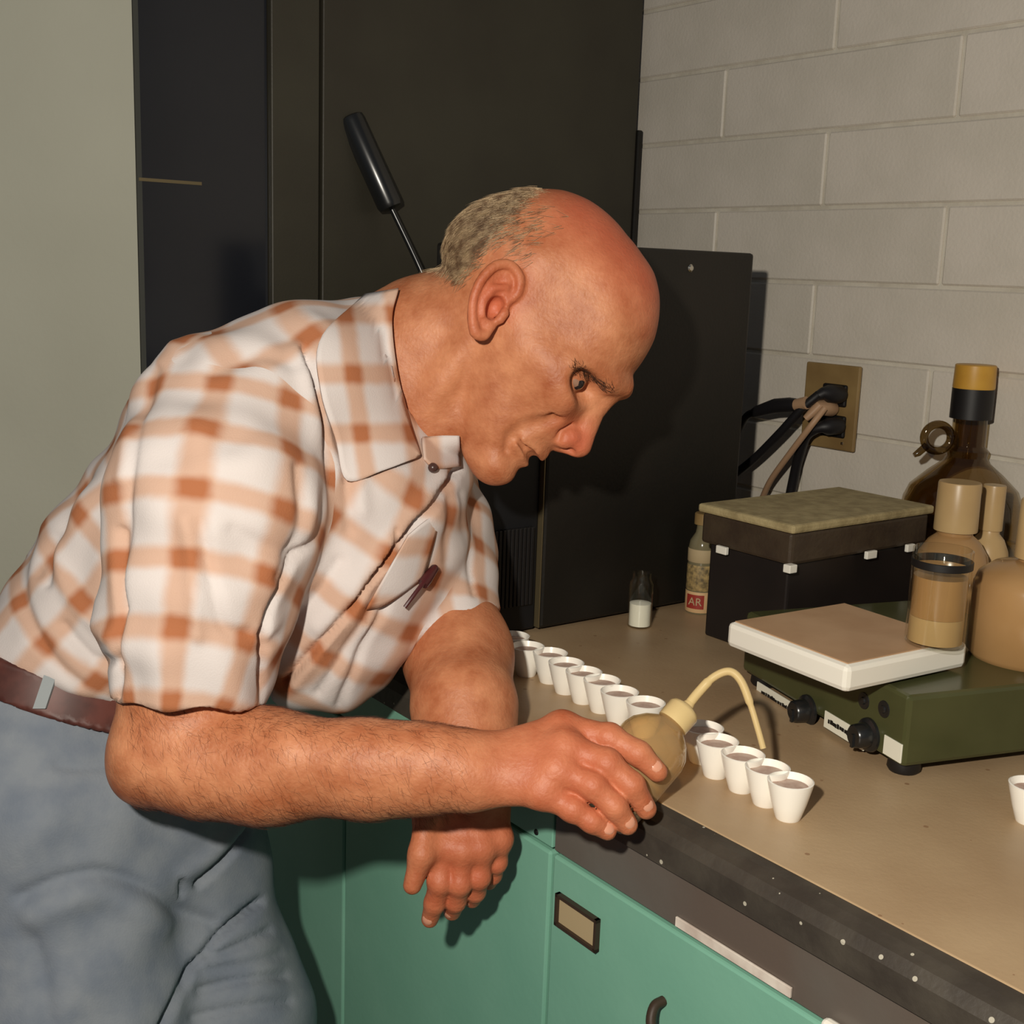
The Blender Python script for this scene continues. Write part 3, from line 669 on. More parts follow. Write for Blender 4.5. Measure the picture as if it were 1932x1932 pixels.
# ------------------------------------------------------------------ head (local: f forward, l outward, u up)
HC = pd(1040, 620, 1.12); SC = F/1.12
yaw = math.radians(5)
hf0 = 0.73*cr-0.684*cu; HF = nrm(math.cos(yaw)*hf0-math.sin(yaw)*fw)
HL = nrm(fw-HF*(fw @ HF)); HU = np.cross(HF, HL)                 # left of the man = away from the viewer
def hloc(px, py):
    dx = (px-1040)/SC; dy = -(py-620)/SC; return np.array([0.73*dx-0.684*dy, 0.684*dx+0.73*dy])
def hworld(f, l, u): return HC+HF*f+HL*l+HU*u
prof_px = [(1013, 361), (1066, 364), (1113, 383), (1153, 414), (1184, 451), (1212, 488), (1234, 523), (1243, 563), (1242, 603), (1234, 641), (1218, 672), (1200, 698),
           (1180, 722), (1155, 742), (1128, 758), (1104, 786), (1078, 818), (1054, 843), (1033, 853), (1014, 862), (994, 866), (974, 876), (957, 880), (945, 893), (923, 904), (901, 898), (885, 880), (874, 862),
           (868, 830), (862, 790), (855, 745), (850, 700), (842, 650), (834, 600), (834, 550), (840, 504), (843, 454), (862, 420), (900, 391), (957, 371)]
c0 = np.array([-0.018, 0.0])
pl_ = np.array([hloc(*p) for p in prof_px])-c0
th = np.arctan2(pl_[:, 1], pl_[:, 0]); o_ = np.argsort(th); th = th[o_]; rr_ = np.hypot(pl_[:, 0], pl_[:, 1])[o_]
tt = np.linspace(-math.pi, math.pi, 361); RT = np.interp(tt, np.r_[th-2*math.pi, th, th+2*math.pi], np.r_[rr_, rr_, rr_])
kk = np.array([1, 2, 3, 2, 1.0]); kk /= kk.sum(); RT = np.convolve(np.r_[RT[-5:-1], RT, RT[1:5]], kk, 'same')[4:-4]
def wid(u): return np.interp(u, [-.16, -.135, -.11, -.08, -.045, -.01, .03, .07, .11], [.026, .036, .047, .0565, .0655, .0720, .0770, .0760, .070])
def H2(px, py, l):                                # pixel -> point of the near half at lateral distance l
    k = ray(px, py); t = ((HC-HL*l-CAM) @ HL)/(k @ HL); p = CAM+k*t-HC
    return (p @ HF, l, p @ HU)
_e = lambda x, y: np.array(H2(x, y, .0775))[[0, 2]]
ear_c = _e(930, 570)
e1_ = nrm(_e(962, 497)-_e(892, 640)); e2_ = np.array([e1_[1], -e1_[0]])
E1 = np.array([e1_[0], 0.0, e1_[1]]); Ef = np.array([e2_[0], 0, e2_[1]]); LAT = np.array([0, 1.0, 0])
E2 = nrm(math.cos(.40)*Ef-math.sin(.40)*LAT); E3 = nrm(math.cos(.40)*LAT+math.sin(.40)*Ef)
EC = np.array([ear_c[0], 0.0775, ear_c[1]]); EYE = H2(1081, 710, 0.0325)
def ep(a, b, c=0.0): return EC+E2*a+E1*b+E3*c
def head_base(Q):
    f, l, u = Q[:, 0], Q[:, 1], Q[:, 2]
    df = f-c0[0]; du = u-c0[1]; rho = np.hypot(df, du)+1e-6; R = np.interp(np.arctan2(du, df), tt, RT).astype(f32)
    W = wid(u).astype(f32); p = np.interp(u, [-.10, -.03, .03], [2.02, 2.15, 2.4]).astype(f32)
    val = ((rho/R)**p+(l/W)**p)**(1/p)
    return (val-1)*np.minimum(R, W)*0.92
def hq(P):
    q = P-HC.astype(f32); return np.stack([q @ HF.astype(f32), np.abs(q @ HL.astype(f32)), q @ HU.astype(f32)], 1)
def HS(px, py, inset=0.0):                        # the spot of the near side of the face seen at a pixel
    p, ok = march(lambda P: head_base(hq(P)), px, py, 0.9, 1.3); f, l, u = hq(p.astype(f32))[0]; 
    return (f, l-inset, u)
FT = dict(lid=[H2(1124, 736, 0.018), H2(1110, 708, 0.033), H2(1086, 692, 0.046)], bag=[H2(1092, 752, 0.020), H2(1072, 746, 0.034), H2(1062, 730, 0.046)],
    lipu=[H2(1018, 856, 0.0), HS(1008, 848, .004), HS(986, 826, .003)], lipl=[H2(990, 864, 0.0), HS(984, 852, .005), HS(972, 836, .003)],
    slit=[H2(1008, 871, 0.0), H2(1005, 864, .008), H2(1000, 857, .0155), HS(990, 844, .000), HS(974, 828, -.0002)],
    naso=[HS(1052, 790, -.001), HS(1022, 800, -.0025), HS(990, 808, -.0025), HS(962, 824, -.001)],
    eyeline=[HS(1060, 742, 0), HS(1046, 765, 0), HS(1040, 785, .001)], corner=[HS(972, 822, -.001), HS(960, 836, -.0015), HS(954, 850, -.0005)],
    crow=[[HS(1068, 700, 0), HS(1052, 692, 0), HS(1036, 688, 0)], [HS(1066, 714, 0), HS(1050, 712, 0), HS(1034, 714, 0)]])
RIMP = [(.010, .004, .001), (.0155, .016, .002), (.011, .029, .003), (-.001, .0345, .003), (-.0125, .028, .004), (-.0185, .012, .0045), (-.0175, -.006, .004), (-.011, -.020, .003), (-.003, -.030, .002), (.005, -.029, .001), (.008, -.020, 0)]
RIMP = [ep(*t) for t in spline([np.array(t) for t in RIMP], 3)]; RIMR = list(np.interp(np.linspace(0, 10, len(RIMP)), np.arange(11), [.0028, .0036, .0042, .0044, .0044, .0042, .0040, .0040, .0052, .0050, .0035]))
def head_sdf(P):
    Q = hq(P); f, l, u = Q[:, 0], Q[:, 1], Q[:, 2]
    d = head_base(Q)
    d = smax(d, -ell(Q, (0.016, 0.089, 0.012), np.eye(3), (0.030, 0.014, 0.028)), 0.03)
    fm = np.where((f > -0.05) & (u < 0.05))[0]
    if len(fm): d[fm] = face_sdf(Q[fm], d[fm])
    d = smin(d, culled(Q, EC-np.array([.04, .022, .045]), EC+np.array([.04, .03, .045]), ear_sdf, 0.006), 0.004)
    return d
def face_sdf(Q, d):
    # cheek bones, temples
    d = smin(d, ell(Q, (0.036, 0.046, -0.040), np.eye(3), (0.030, 0.017, 0.020)), 0.025)
    # jaw angle and slightly hollow cheek
    d = smax(d, -ell(Q, (0.030, 0.078, -0.080), np.eye(3), (0.022, 0.012, 0.020)), 0.04)
    # brow ridge
    d = smin(d, chain(Q, [H2(1176, 730, 0.008), H2(1150, 722, 0.026), H2(1108, 694, 0.044), H2(1078, 684, 0.054)], [0.0085, 0.0085, 0.0075, 0.006]), 0.012)
    # eye socket
    eye = EYE
    d = smax(d, -ell(Q, (eye[0]+0.017, 0.041, eye[2]-0.001), np.eye(3), (0.019, 0.024, 0.0125)), 0.010)
    d = smin(d, np.sqrt(((Q-np.array(eye, f32))**2).sum(1))-0.01335, 0.006)
    # nose
    d = smin(d, chain(Q, [H2(1146, 748, 0.0), H2(1121, 778, 0.0), H2(1104, 815, 0.0), H2(1093, 839, 0.0)], [0.0085, 0.0092, 0.0100, 0.0115]), 0.010)
    d = smin(d, cone(Q, H2(1076, 826, 0.0105), H2(1066, 830, 0.012), 0.0080, 0.0075), 0.006)
    d = smin(d, cone(Q, H2(1086, 845, 0.0), H2(1058, 840, 0.0), 0.0062, 0.006), 0.005)
    d = smax(d, -ell(Q, H2(1074, 852, 0.0072), np.eye(3), (0.0085, 0.0036, 0.0045)), 0.002)
    d = smax(d, -chain(Q, [H2(1075, 800, 0.017), H2(1057, 812, 0.020), H2(1054, 828, 0.019)], [0.0010, 0.0016, 0.0010]), 0.005)   # wing crease
    # mouth
    d = smin(d, chain(Q, FT['lipu'], [0.0056, 0.0050, 0.0030]), 0.008)
    d = smin(d, chain(Q, FT['lipl'], [0.0064, 0.0056, 0.0030]), 0.008)
    d = smax(d, -chain(Q, FT['slit'], [0.0052, 0.0052, 0.0048, 0.0034, 0.0016]), 0.003)
    # folds: nose to mouth corner, crease below the eye, mouth corner
    d = smax(d, -chain(Q, FT['naso'], [0.0006, 0.0032, 0.0032, 0.0006]), 0.010)
    d = smax(d, -chain(Q, FT['eyeline'], [0.0004, 0.0020, 0.0004]), 0.008)
    d = smax(d, -chain(Q, FT['corner'], [0.0006, 0.0026, 0.0006]), 0.006)
    for c_ in FT['crow']: d = smax(d, -chain(Q, c_, [0.0004, 0.0011, 0.0003]), 0.004)
    # chin
    d = smin(d, ell(Q, H2(936, 880, 0.0), np.eye(3), (0.016, 0.020, 0.011)), 0.014)
    return d
def ear_sdf(Q):
    A3 = np.stack([E2, E1, E3])
    e = ell(Q, ep(-0.002, 0.001, -0.001), A3, (0.0175, 0.0315, 0.0055))
    e = smin(e, cone(Q, ep(0.002, 0.002, -0.012), ep(0.002, -0.010, -0.012), 0.010, 0.008), 0.006)
    e = smin(e, chain(Q, RIMP, RIMR), 0.003)
    e = smax(e, -ell(Q, ep(-.002, .016, .0060), A3, (.0085, .0100, .0055)), 0.003)
    e = smin(e, chain(Q, [ep(.004, .016, .002), ep(-.006, .010, .003), ep(-.0095, -.002, .003), ep(-.004, -.014, .003)], [.003, .0034, .0034, .003]), 0.003)
    e = smax(e, -ell(Q, ep(.0035, -.004, .003), A3, (.0080, .0110, .0125)), 0.003)
    return smin(e, cone(Q, ep(.0130, -.004, .001), ep(.0120, -.010, .001), .0042, .004), 0.003)

# ------------------------------------------------------------------ neck, arms, hands
W3 = lambda *t: pd(*t)
sh_R = W3(430, 800, 1.05); sh_L = W3(790, 880, 1.30)
elR = [W3(430, 820, 1.05), W3(385, 1060, 1.005), W3(352, 1250, 0.990), W3(312, 1410, 0.985)]
foR = [W3(306, 1420, 0.985), W3(390, 1432, 0.980), W3(500, 1445, 0.972), W3(700, 1452, 0.955), W3(800, 1452, 0.947), W3(868, 1452, 0.942)]
elL = [W3(785, 890, 1.30), W3(812, 1060, 1.23), W3(862, 1232, 1.155)]
foL = [W3(866, 1238, 1.155), W3(876, 1335, 1.085), W3(882, 1430, 1.062), W3(884, 1500, 1.060)]
# right hand holding the wash bottle
RH = dict(
    index=([(905, 1430, .950), (1060, 1376, .955), (1150, 1392, .944), (1205, 1422, .936), (1240, 1456, .934)], [.0150, .0128, .0105, .0096, .0080]),
    middle=([(905, 1445, .944), (1064, 1412, .936), (1145, 1440, .924), (1192, 1482, .920), (1219, 1526, .925)], [.0155, .0130, .0107, .0098, .0080]),
    ring=([(905, 1465, .940), (1050, 1452, .926), (1118, 1482, .916), (1160, 1522, .914), (1184, 1556, .918)], [.0155, .0125, .0102, .0094, .0078]),
    pinky=([(900, 1480, .938), (1022, 1492, .924), (1080, 1526, .916), (1117, 1550, .915), (1146, 1568, .918)], [.0150, .0118, .0092, .0084, .0070]))
RT_ = ([(900, 1445, .958), (985, 1432, .995), (1070, 1430, 1.012), (1130, 1440, 1.010)], [.017, .015, .0115, .009])
LH = dict(
    index=([(856, 1480, 1.074), (836, 1592, 1.040), (830, 1664, 1.036), (820, 1704, 1.044), (811, 1734, 1.054)], [.0165, .0112, .0096, .0088, .0074]),
    middle=([(874, 1480, 1.074), (872, 1602, 1.038), (867, 1666, 1.038), (859, 1700, 1.050), (853, 1720, 1.064)], [.0165, .0114, .0098, .0090, .0076]),
    ring=([(898, 1480, 1.074), (908, 1598, 1.042), (903, 1654, 1.044), (897, 1682, 1.056), (891, 1697, 1.068)], [.0165, .0112, .0096, .0086, .0074]),
    pinky=([(920, 1480, 1.078), (942, 1582, 1.052), (936, 1626, 1.054), (929, 1650, 1.064), (923, 1664, 1.074)], [.0160, .0106, .0088, .0080, .0068]))
LT_ = ([(848, 1480, 1.066), (806, 1535, 1.036), (795, 1612, 1.024), (778, 1670, 1.024)], [.0160, .0112, .0100, .0078])
def hand_sdf(P, Hd, T, kfan):
    palm = None
    for nm, (pts, r) in Hd.items():
        w = [W3(*p) for p in pts]
        m = cone(P, w[0], w[1], r[0], r[1]); palm = m if palm is None else smin(palm, m, 0.016)
    # knuckles stand out, fingers stay apart
    fing = None
    for nm, (pts, r) in Hd.items():
        w = [W3(*p) for p in pts]
        c = chain(P, w[1:], r[1:], 0.004)
        kn = np.sqrt(((P-w[2].astype(f32))**2).sum(1))-r[2]*1.03; c = smin(c, kn, 0.004)
        fing = c if fing is None else smin(fing, c, 0.0022)
    d = smin(palm, fing, 0.006)
    for nm, (pts, r) in Hd.items():
        w = W3(*pts[1]); d = smin(d, np.sqrt(((P-(w-fw*0.003).astype(f32))**2).sum(1))-r[1]*kfan, 0.010)
    w = [W3(*p) for p in T[0]]
    d = smin(d, chain(P, w, T[1], 0.008), 0.010)
    return d
def bounds(pts, m):
    a = np.array(pts); return a.min(0)-m, a.max(0)+m
def allpts(Hd, T): return [W3(*p) for v_ in Hd.values() for p in v_[0]]+[W3(*p) for p in T[0]]
bH = (HC-0.17, HC+0.17); bRH = bounds(allpts(RH, RT_), 0.02); bLH = bounds(allpts(LH, LT_), 0.02)
nk = [W3(905, 610, 1.135), W3(800, 650, 1.155), W3(690, 720, 1.17)]
nf = [W3(893, 722, 1.142), W3(830, 742, 1.155), W3(740, 800, 1.165)]
bN = bounds(nk+nf, 0.09)
def neck_sdf(P):
    d = chain(P, nk, [.058, .060, .075], 0.02)
    d = smin(d, chain(P, nf, [.042, .050, .060], 0.02), 0.03)
    d = smin(d, chain(P, [W3(895, 640, 1.085), W3(838, 720, 1.098), W3(780, 815, 1.12)], [.010, .011, .012]), 0.018)   # neck cord
    d = smin(d, cone(P, W3(868, 790, 1.12), W3(806, 835, 1.13), .016, .018), 0.02)                                   # throat
    return d
bA = bounds(elR+foR, 0.07); bB = bounds(elL+foL, 0.07)
wa = nrm(np.cross(foR[5]-foR[3], fw))
def armR_sdf(P):
    d = chain(P, elR, [.055, .052, .050, .0415], 0.02)
    d2 = chain(P, foR, [.0405, .0425, .0425, .0345, .0305, .0285], 0.02)
    d = smin(d, d2, 0.015)
    d = smin(d, np.sqrt(((P-W3(268, 1458, .992).astype(f32))**2).sum(1))-0.022, 0.02)      # point of the elbow
    d = smin(d, cone(P, W3(560, 1420, .945), W3(830, 1425, .935), .018, .012), 0.025)
    return d
def armL_sdf(P):
    d = chain(P, elL, [.050, .046, .043], 0.02)
    return smin(d, chain(P, foL, [.042, .041, .034, .028], 0.03), 0.045)
tors = [W3(680, 740, 1.18), W3(520, 880, 1.19), W3(330, 1080, 1.2), W3(170, 1280, 1.2), W3(150, 1420, 1.2)]
bT = bounds(tors+[sh_R, sh_L], 0.12)
def core_sdf(P):
    d = chain(P, tors, [.035, .03, .03, .03, .03], 0.03)
    return smin(d, chain(P, [sh_R, W3(620, 800, 1.18), sh_L], [.035, .035, .035], 0.03), 0.03)
def body_sdf(P):
    d = culled(P, *bT, core_sdf)
    d = smin(d, culled(P, *bN, neck_sdf), 0.02)
    d = smin(d, culled(P, *bH, head_sdf), 0.006)
    aR = culled(P, *bA, armR_sdf); aR = smin(aR, culled(P, *bRH, lambda q: hand_sdf(q, RH, RT_, 0.97)), 0.020)
    aL = culled(P, *bB, armL_sdf); aL = smin(aL, culled(P, *bLH, lambda q: hand_sdf(q, LH, LT_, 0.80)), 0.020)
    d = smin(d, aR, 0.006); d = smin(d, aL, 0.006)
    return d
feet_c = pd(260, 966, 1.17); MAN = empty('person', (feet_c[0], feet_c[1], 0.0))
tag(MAN, 'man in a tan checked shirt bending over the bench, wash bottle in hand', 'person')
lo_, hi_ = bounds([bH[0], bH[1], *bRH, *bLH, *bA, *bB, *bT], 0.01)
Vb, Fb, Nb = mesh_sdf(body_sdf, lo_, hi_, 0.0020)

# ------------------------------------------------------------------ skin
def skin_material():
    m = bpy.data.materials.new('skin'); m.use_nodes = True; nt = m.node_tree; b = nt.nodes['Principled BSDF']; L = nt.links.new
    tc = nt.nodes.new('ShaderNodeTexCoord')
    n1 = nt.nodes.new('ShaderNodeTexNoise'); n1.inputs['Scale'].default_value = 26; n1.inputs['Detail'].default_value = 9; n1.inputs['Roughness'].default_value = 0.65
    r = nt.nodes.new('ShaderNodeValToRGB'); r.color_ramp.elements[0].position = 0.3; r.color_ramp.elements[1].position = 0.72
    r.color_ramp.elements[0].color = srgb(158, 86, 50); r.color_ramp.elements[1].color = srgb(208, 142, 102)
    L(tc.outputs['Object'], n1.inputs['Vector']); L(n1.outputs['Fac'], r.inputs['Fac'])
    at = nt.nodes.new('ShaderNodeAttribute'); at.attribute_name = 'tone'       # x: ruddiness, y: stubble/hair shade
    sx = nt.nodes.new('ShaderNodeSeparateXYZ'); L(at.outputs['Vector'], sx.inputs[0])
    m1 = nt.nodes.new('ShaderNodeMix'); m1.data_type = 'RGBA'; m1.inputs['B'].default_value = srgb(192, 94, 66)
    L(sx.outputs['X'], m1.inputs['Factor']); L(r.outputs['Color'], m1.inputs['A'])
    n2 = nt.nodes.new('ShaderNodeTexNoise'); n2.inputs['Scale'].default_value = 330; n2.inputs['Detail'].default_value = 3; L(tc.outputs['Object'], n2.inputs['Vector'])
    mp = nt.nodes.new('ShaderNodeMapRange'); mp.inputs['From Min'].default_value = 0.35; mp.inputs['From Max'].default_value = 0.7; L(n2.outputs['Fac'], mp.inputs['Value'])
    mm = nt.nodes.new('ShaderNodeMath'); mm.operation = 'MULTIPLY'; L(sx.outputs['Y'], mm.inputs[0]); L(mp.outputs[0], mm.inputs[1])
    m2 = nt.nodes.new('ShaderNodeMix'); m2.data_type = 'RGBA'; m2.inputs['B'].default_value = srgb(120, 84, 62)
    L(mm.outputs[0], m2.inputs['Factor']); L(m1.outputs['Result'], m2.inputs['A']); L(m2.outputs['Result'], b.inputs['Base Color'])
    b.inputs['Roughness'].default_value = 0.52; b.inputs['Specular IOR Level'].default_value = 0.4
    b.inputs['Subsurface Weight'].default_value = 0.12; b.inputs['Subsurface Radius'].default_value = (1, .35, .2); b.inputs['Subsurface Scale'].default_value = 0.006
    bp_ = nt.nodes.new('ShaderNodeBump'); bp_.inputs['Strength'].default_value = 0.4; bp_.inputs['Distance'].default_value = 0.0014
    L(n2.outputs['Fac'], bp_.inputs['Height']); L(bp_.outputs['Normal'], b.inputs['Normal'])
    return m
body = mesh_obj('body', Vb, Fb, skin_material()); child(body, MAN)
q = Vb-HC; hf_, hl_, hu_ = q @ HF, q @ HL, q @ HU
inhead = (np.linalg.norm(q, axis=1) < 0.2)
crown = np.clip((hu_-0.035)/0.05, 0, 1)*np.clip((hf_+0.10)/0.05, 0, 1)*inhead
ears = np.exp(-(((hf_-EC[0])/.02)**2+((hu_-EC[2])/.035)**2))*(np.abs(hl_) > .066)*inhead
noset = np.exp(-(((hf_-.09)/.02)**2+((hu_+.06)/.02)**2))*inhead
hands_ = np.exp(-((Vb-W3(1090, 1470, .94))**2).sum(1)/.07**2)*0.6+np.exp(-((Vb-W3(880, 1620, 1.08))**2).sum(1)/.07**2)*0.9
stub = np.clip((-0.075-hf_)/.02, 0, 1)*np.clip((hu_+.05)/.02, 0, 1)*np.clip((.085-hu_)/.02, 0, 1)*inhead*0.8
vattr(body, 'tone', np.stack([np.clip(crown*0.75+ears*0.7+noset*0.8+hands_, 0, 1), stub, np.zeros(len(Vb))], 1))
# finger nails
M['nail'] = mat('nail', srgb(214, 150, 122), 0.3)
for Hd in (RH, LH):
    for nm, (pts, r) in Hd.items():
        a, b = W3(*pts[3]), W3(*pts[4]); t = nrm(b-a); nr = nrm(-fw*0.75+cu*0.55); nr = nrm(nr-t*(nr @ t)); sd = np.cross(t, nr); c = a*0.22+b*0.78+nr*(r[4]*0.80)
        bm = bmesh.new(); bmesh.ops.create_uvsphere(bm, u_segments=12, v_segments=8, radius=1.0)
        bm.transform(Matrix(((t[0]*.0062, sd[0]*.0050, nr[0]*.0022, c[0]), (t[1]*.0062, sd[1]*.0050, nr[1]*.0022, c[1]), (t[2]*.0062, sd[2]*.0050, nr[2]*.0022, c[2]), (0, 0, 0, 1))))
        child(bm_obj('fingernail', bm, M['nail'], smooth=True), MAN)
# eyes
M['eye_white'] = mat('eye_white', srgb(150, 116, 96), 0.2); M['iris'] = mat('iris', srgb(38, 34, 34), 0.1)
for sgn in (-1, 1):
    e = EYE; c = hworld(e[0], e[1]*sgn, e[2])
    o1 = nrm(HF*0.80+HL*sgn*0.52-HU*0.20); o3 = nrm(HU-o1*(HU @ o1)); o2 = np.cross(o3, o1)
    T4 = lambda a, b, c_, p: Matrix(((o1[0]*a, o2[0]*b, o3[0]*c_, p[0]), (o1[1]*a, o2[1]*b, o3[1]*c_, p[1]), (o1[2]*a, o2[2]*b, o3[2]*c_, p[2]), (0, 0, 0, 1)))
    bm = bmesh.new(); bmesh.ops.create_uvsphere(bm, u_segments=32, v_segments=20, radius=1.0); bm.transform(T4(.0142, .0122, .0082, c-HU*.0008))
    ey = bm_obj('eye', bm, M['eye_white'], smooth=True); child(ey, MAN)
    gz = nrm(o1+HF*0.10-HU*0.02)
    bm = bmesh.new(); bmesh.ops.create_uvsphere(bm, u_segments=24, v_segments=12, radius=0.0070, matrix=Matrix.Translation(c+gz*0.0078))
    ir = bm_obj('iris', bm, M['iris'], smooth=True); child(ir, ey)
# ------------------------------------------------------------------ hair strands
def strands(name, roots, dirs, nrms, lens, rad, m, parent, lift=0.25, rnd=0.35):
    n = len(roots); rng = np.random.RandomState(3); V = []; Fs = []
    dirs = dirs+rng.normal(0, rnd, (n, 3)); dirs -= nrms*(dirs*nrms).sum(1)[:, None]; dirs /= np.linalg.norm(dirs, axis=1, keepdims=True)+1e-9
    side = np.cross(dirs, nrms); lens = lens*rng.uniform(.6, 1.25, n)
    pts = []
    for t, r in ((0, 1.0), (0.5, 0.8), (1.0, 0.15)):
        c = roots+dirs*(lens*t)[:, None]+nrms*(lens*lift*t*(1.35-0.75*t))[:, None]-nrms*0.0004
        for k in range(3):
            a = 2*math.pi*k/3; pts.append(c+(side*math.cos(a)+nrms*math.sin(a))*rad*r)
    V = np.stack(pts, 1).reshape(-1, 3); base = (np.arange(n)*9)[:, None]; Q = []
    for s in (0, 3):
        for k in range(3): Q.append(base+np.array([[s+k, s+(k+1) % 3, s+3+(k+1) % 3, s+3+k]]))
    o = mesh_obj(name, V, np.concatenate(Q), m); child(o, parent); o['kind'] = 'stuff'
    return o
M['hair'] = mat('grey_hair', srgb(196, 170, 134), 0.45, col2=srgb(128, 100, 74), scale=120, lo=0.4, hi=0.66)
M['brow'] = mat('brow_hair', srgb(74, 50, 38), 0.5); M['armhair'] = mat('arm_hair', srgb(86, 46, 30), 0.5)
rng = np.random.RandomState(11)
w = np.clip((-0.070-0.15*np.maximum(hu_-.03, 0)-hf_)/.016, 0, 1)*np.clip((hu_+.034)/.010, 0, 1)*np.clip((.088-hu_)/.012, 0, 1)*inhead
w = w*(np.abs(ears) < 0.35)
side_ = np.clip((hf_+.090)/.01, 0, 1)*np.clip((-.036-hf_)/.03, 0, 1)*np.clip((hu_-.012)/.01, 0, 1)*np.clip((.078-hu_)/.02, 0, 1)*inhead*0.22
pr_ = np.maximum(w, side_); idx = np.where(rng.rand(len(Vb)) < pr_)[0]; idx = np.repeat(idx, 4)
jit = Vb[idx]+rng.normal(0, .0011, (len(idx), 3))
dr = np.tile(-HU*0.75-HF*0.45, (len(idx), 1))
strands('hair', jit, dr, Nb[idx], np.full(len(idx), .013), .00017, M['hair'], MAN, lift=0.10, rnd=0.22)
bq, _ = march(body_sdf, [1152, 1138, 1122, 1104, 1088], [738, 728, 717, 705, 697], 0.9, 1.3)
bq = [hq(p[None].astype(f32))[0] for p in bq]
bd = np.min([np.linalg.norm(np.stack([hf_, np.abs(hl_), hu_], 1)-np.array(a)*(1-t)-np.array(b)*t, axis=1) for a, b in zip(bq[:-1], bq[1:]) for t in np.linspace(0, 1, 6)], 0)
idx = np.where(inhead & (bd < .0052) & (rng.rand(len(Vb)) < 0.7))[0]; idx = np.repeat(idx, 2)
strands('eyebrows', Vb[idx]+rng.normal(0, .0008, (len(idx), 3)), HL*np.sign(hl_[idx])[:, None]*0.6+HU*0.15-HF*0.7, Nb[idx], np.full(len(idx), .009), .0002, M['brow'], MAN, lift=0.12, rnd=0.25)
X, Y, D = proj_many(Vb)
onarm = (X > 240) & (X < 880) & (Y > 1320) & (Y < 1560) & (D < 1.03)
edge = np.clip(0.25+np.abs((Y-1445)/95.0)**2, 0, 1)
idx = np.where(onarm & (rng.rand(len(Vb)) < 0.34*edge))[0]
ad = nrm(foR[5]-foR[1])*0.6-cu*0.8
strands('forearm_hair', Vb[idx], np.tile(ad, (len(idx), 1)), Nb[idx], np.full(len(idx), .011), .00008, M['armhair'], MAN, lift=0.18, rnd=0.35)

# ------------------------------------------------------------------ shirt
TS = nrm(np.array([.62, 0, .78])); SS = np.array([.45, .85, -.25]); SS = nrm(SS-TS*(SS @ TS)); FS = np.cross(SS, TS)
slv = [W3(446, 812, 1.06), W3(408, 950, 1.005), W3(372, 1150, .985), W3(357, 1325, .980)]; slr = [.082, .084, .070, .0605]
hemR = W3(357, 1322, .980); axR = nrm(slv[3]-slv[2])
slvL = [W3(775, 885, 1.30), W3(804, 1040, 1.23), W3(846, 1215, 1.165)]; slrL = [.070, .064, .056]
hemL = W3(840, 1198, 1.17); axL = nrm(.45*cr-.86*cu-.25*fw)
belt_p = W3(110, 1286, 1.14); belt_n = nrm(0.33*cr+0.94*cu)
def trunk_sdf(P):
    Q = squash(P, SS, 1.30); s = lambda *t: squash(W3(*t)[None].astype(f32), SS, 1.30)[0]
    d = cone(Q, s(690, 740, 1.175), s(520, 865, 1.19), .075, .116)
    d = smin(d, cone(Q, s(520, 865, 1.19), s(388, 1052, 1.2), .116, .116), 0.03)
    d = smin(d, cone(Q, s(388, 1052, 1.2), s(220, 1245, 1.2), .116, .108), 0.03)
    d = smin(d, chain(P, [W3(640, 960, 1.13), W3(610, 1120, 1.13), W3(600, 1240, 1.12)], [.105, .090, .050], 0.04), 0.04)      # hanging front
    d = smin(d, chain(P, [W3(770, 900, 1.17), W3(735, 1060, 1.17), W3(690, 1170, 1.15)], [.060, .060, .045], 0.04), 0.04)      # chest
    d = smin(d, chain(P, [W3(700, 690, 1.17), W3(560, 735, 1.09), W3(440, 795, 1.05)], [.060, .067, .074], 0.04), 0.03)        # shoulder yoke
    d = smin(d, cone(P, W3(230, 1130, 1.17), W3(185, 1215, 1.15), .085, .070), 0.04)
    return d
def sleeve_sdf(P):
    d = chain(P, slv, slr, 0.03)
    d = smax(d, (P-(hemR+axR*.001).astype(f32)) @ axR.astype(f32), 0.002)
    return d
def sleeveL_sdf(P):
    d = chain(P, slvL, slrL, 0.03)
    d = smax(d, (P-(hemL+axL*.001).astype(f32)) @ axL.astype(f32), 0.002)
    return d
def shirt_sdf(P):
    d = trunk_sdf(P)
    d = smax(d, -((P-belt_p.astype(f32)) @ belt_n.astype(f32)-0.010), 0.012)
    d = smax(d, -(neck_cut(P)), 0.004)
    d = smin(d, sleeve_sdf(P), 0.022)
    return smin(d, sleeveL_sdf(P), 0.012)
def neck_cut(P):                                  # the neck opening
    return cone(P, W3(690, 720, 1.17), W3(860, 660, 1.13), .060, .075)
loS, hiS = bounds([*slv, *slvL, *tors, W3(870, 900, 1.2), W3(60, 1000, 1.2)], 0.17)
Vs, Fs_, Ns = mesh_sdf(shirt_sdf, loS, hiS, 0.0034)
P32 = Vs.astype(f32); dS = chain(P32, slv, slr, 0.0); dL = chain(P32, slvL, slrL, 0.0); dT = trunk_sdf(P32)
def cyl(V, a, b):
    ax = nrm(b-a); q = V-a; al = q @ ax; e = nrm(-fw-ax*(-fw @ ax)); g = np.cross(ax, e); r = q-np.outer(al, ax)
    return al, np.arctan2(r @ g, r @ e)
al, an = cyl(Vs, slv[0], slv[3]); uvR = np.stack([al, an*0.078, al*0], 1)
al2, an2 = cyl(Vs, slvL[0], slvL[2]); uvL = np.stack([al2, an2*0.068+.01, al2*0], 1)
qt = Vs-W3(520, 900, 1.19); uvT = np.stack([qt @ TS, np.arctan2(qt @ SS, qt @ FS)*0.15, qt[:, 0]*0], 1)
isL = dL < dS
uvA = np.where(isL[:, None], uvL, uvR)/0.0505; uvB = uvT/0.0505; seam = (np.minimum(dS, dL)-dT)/0.05
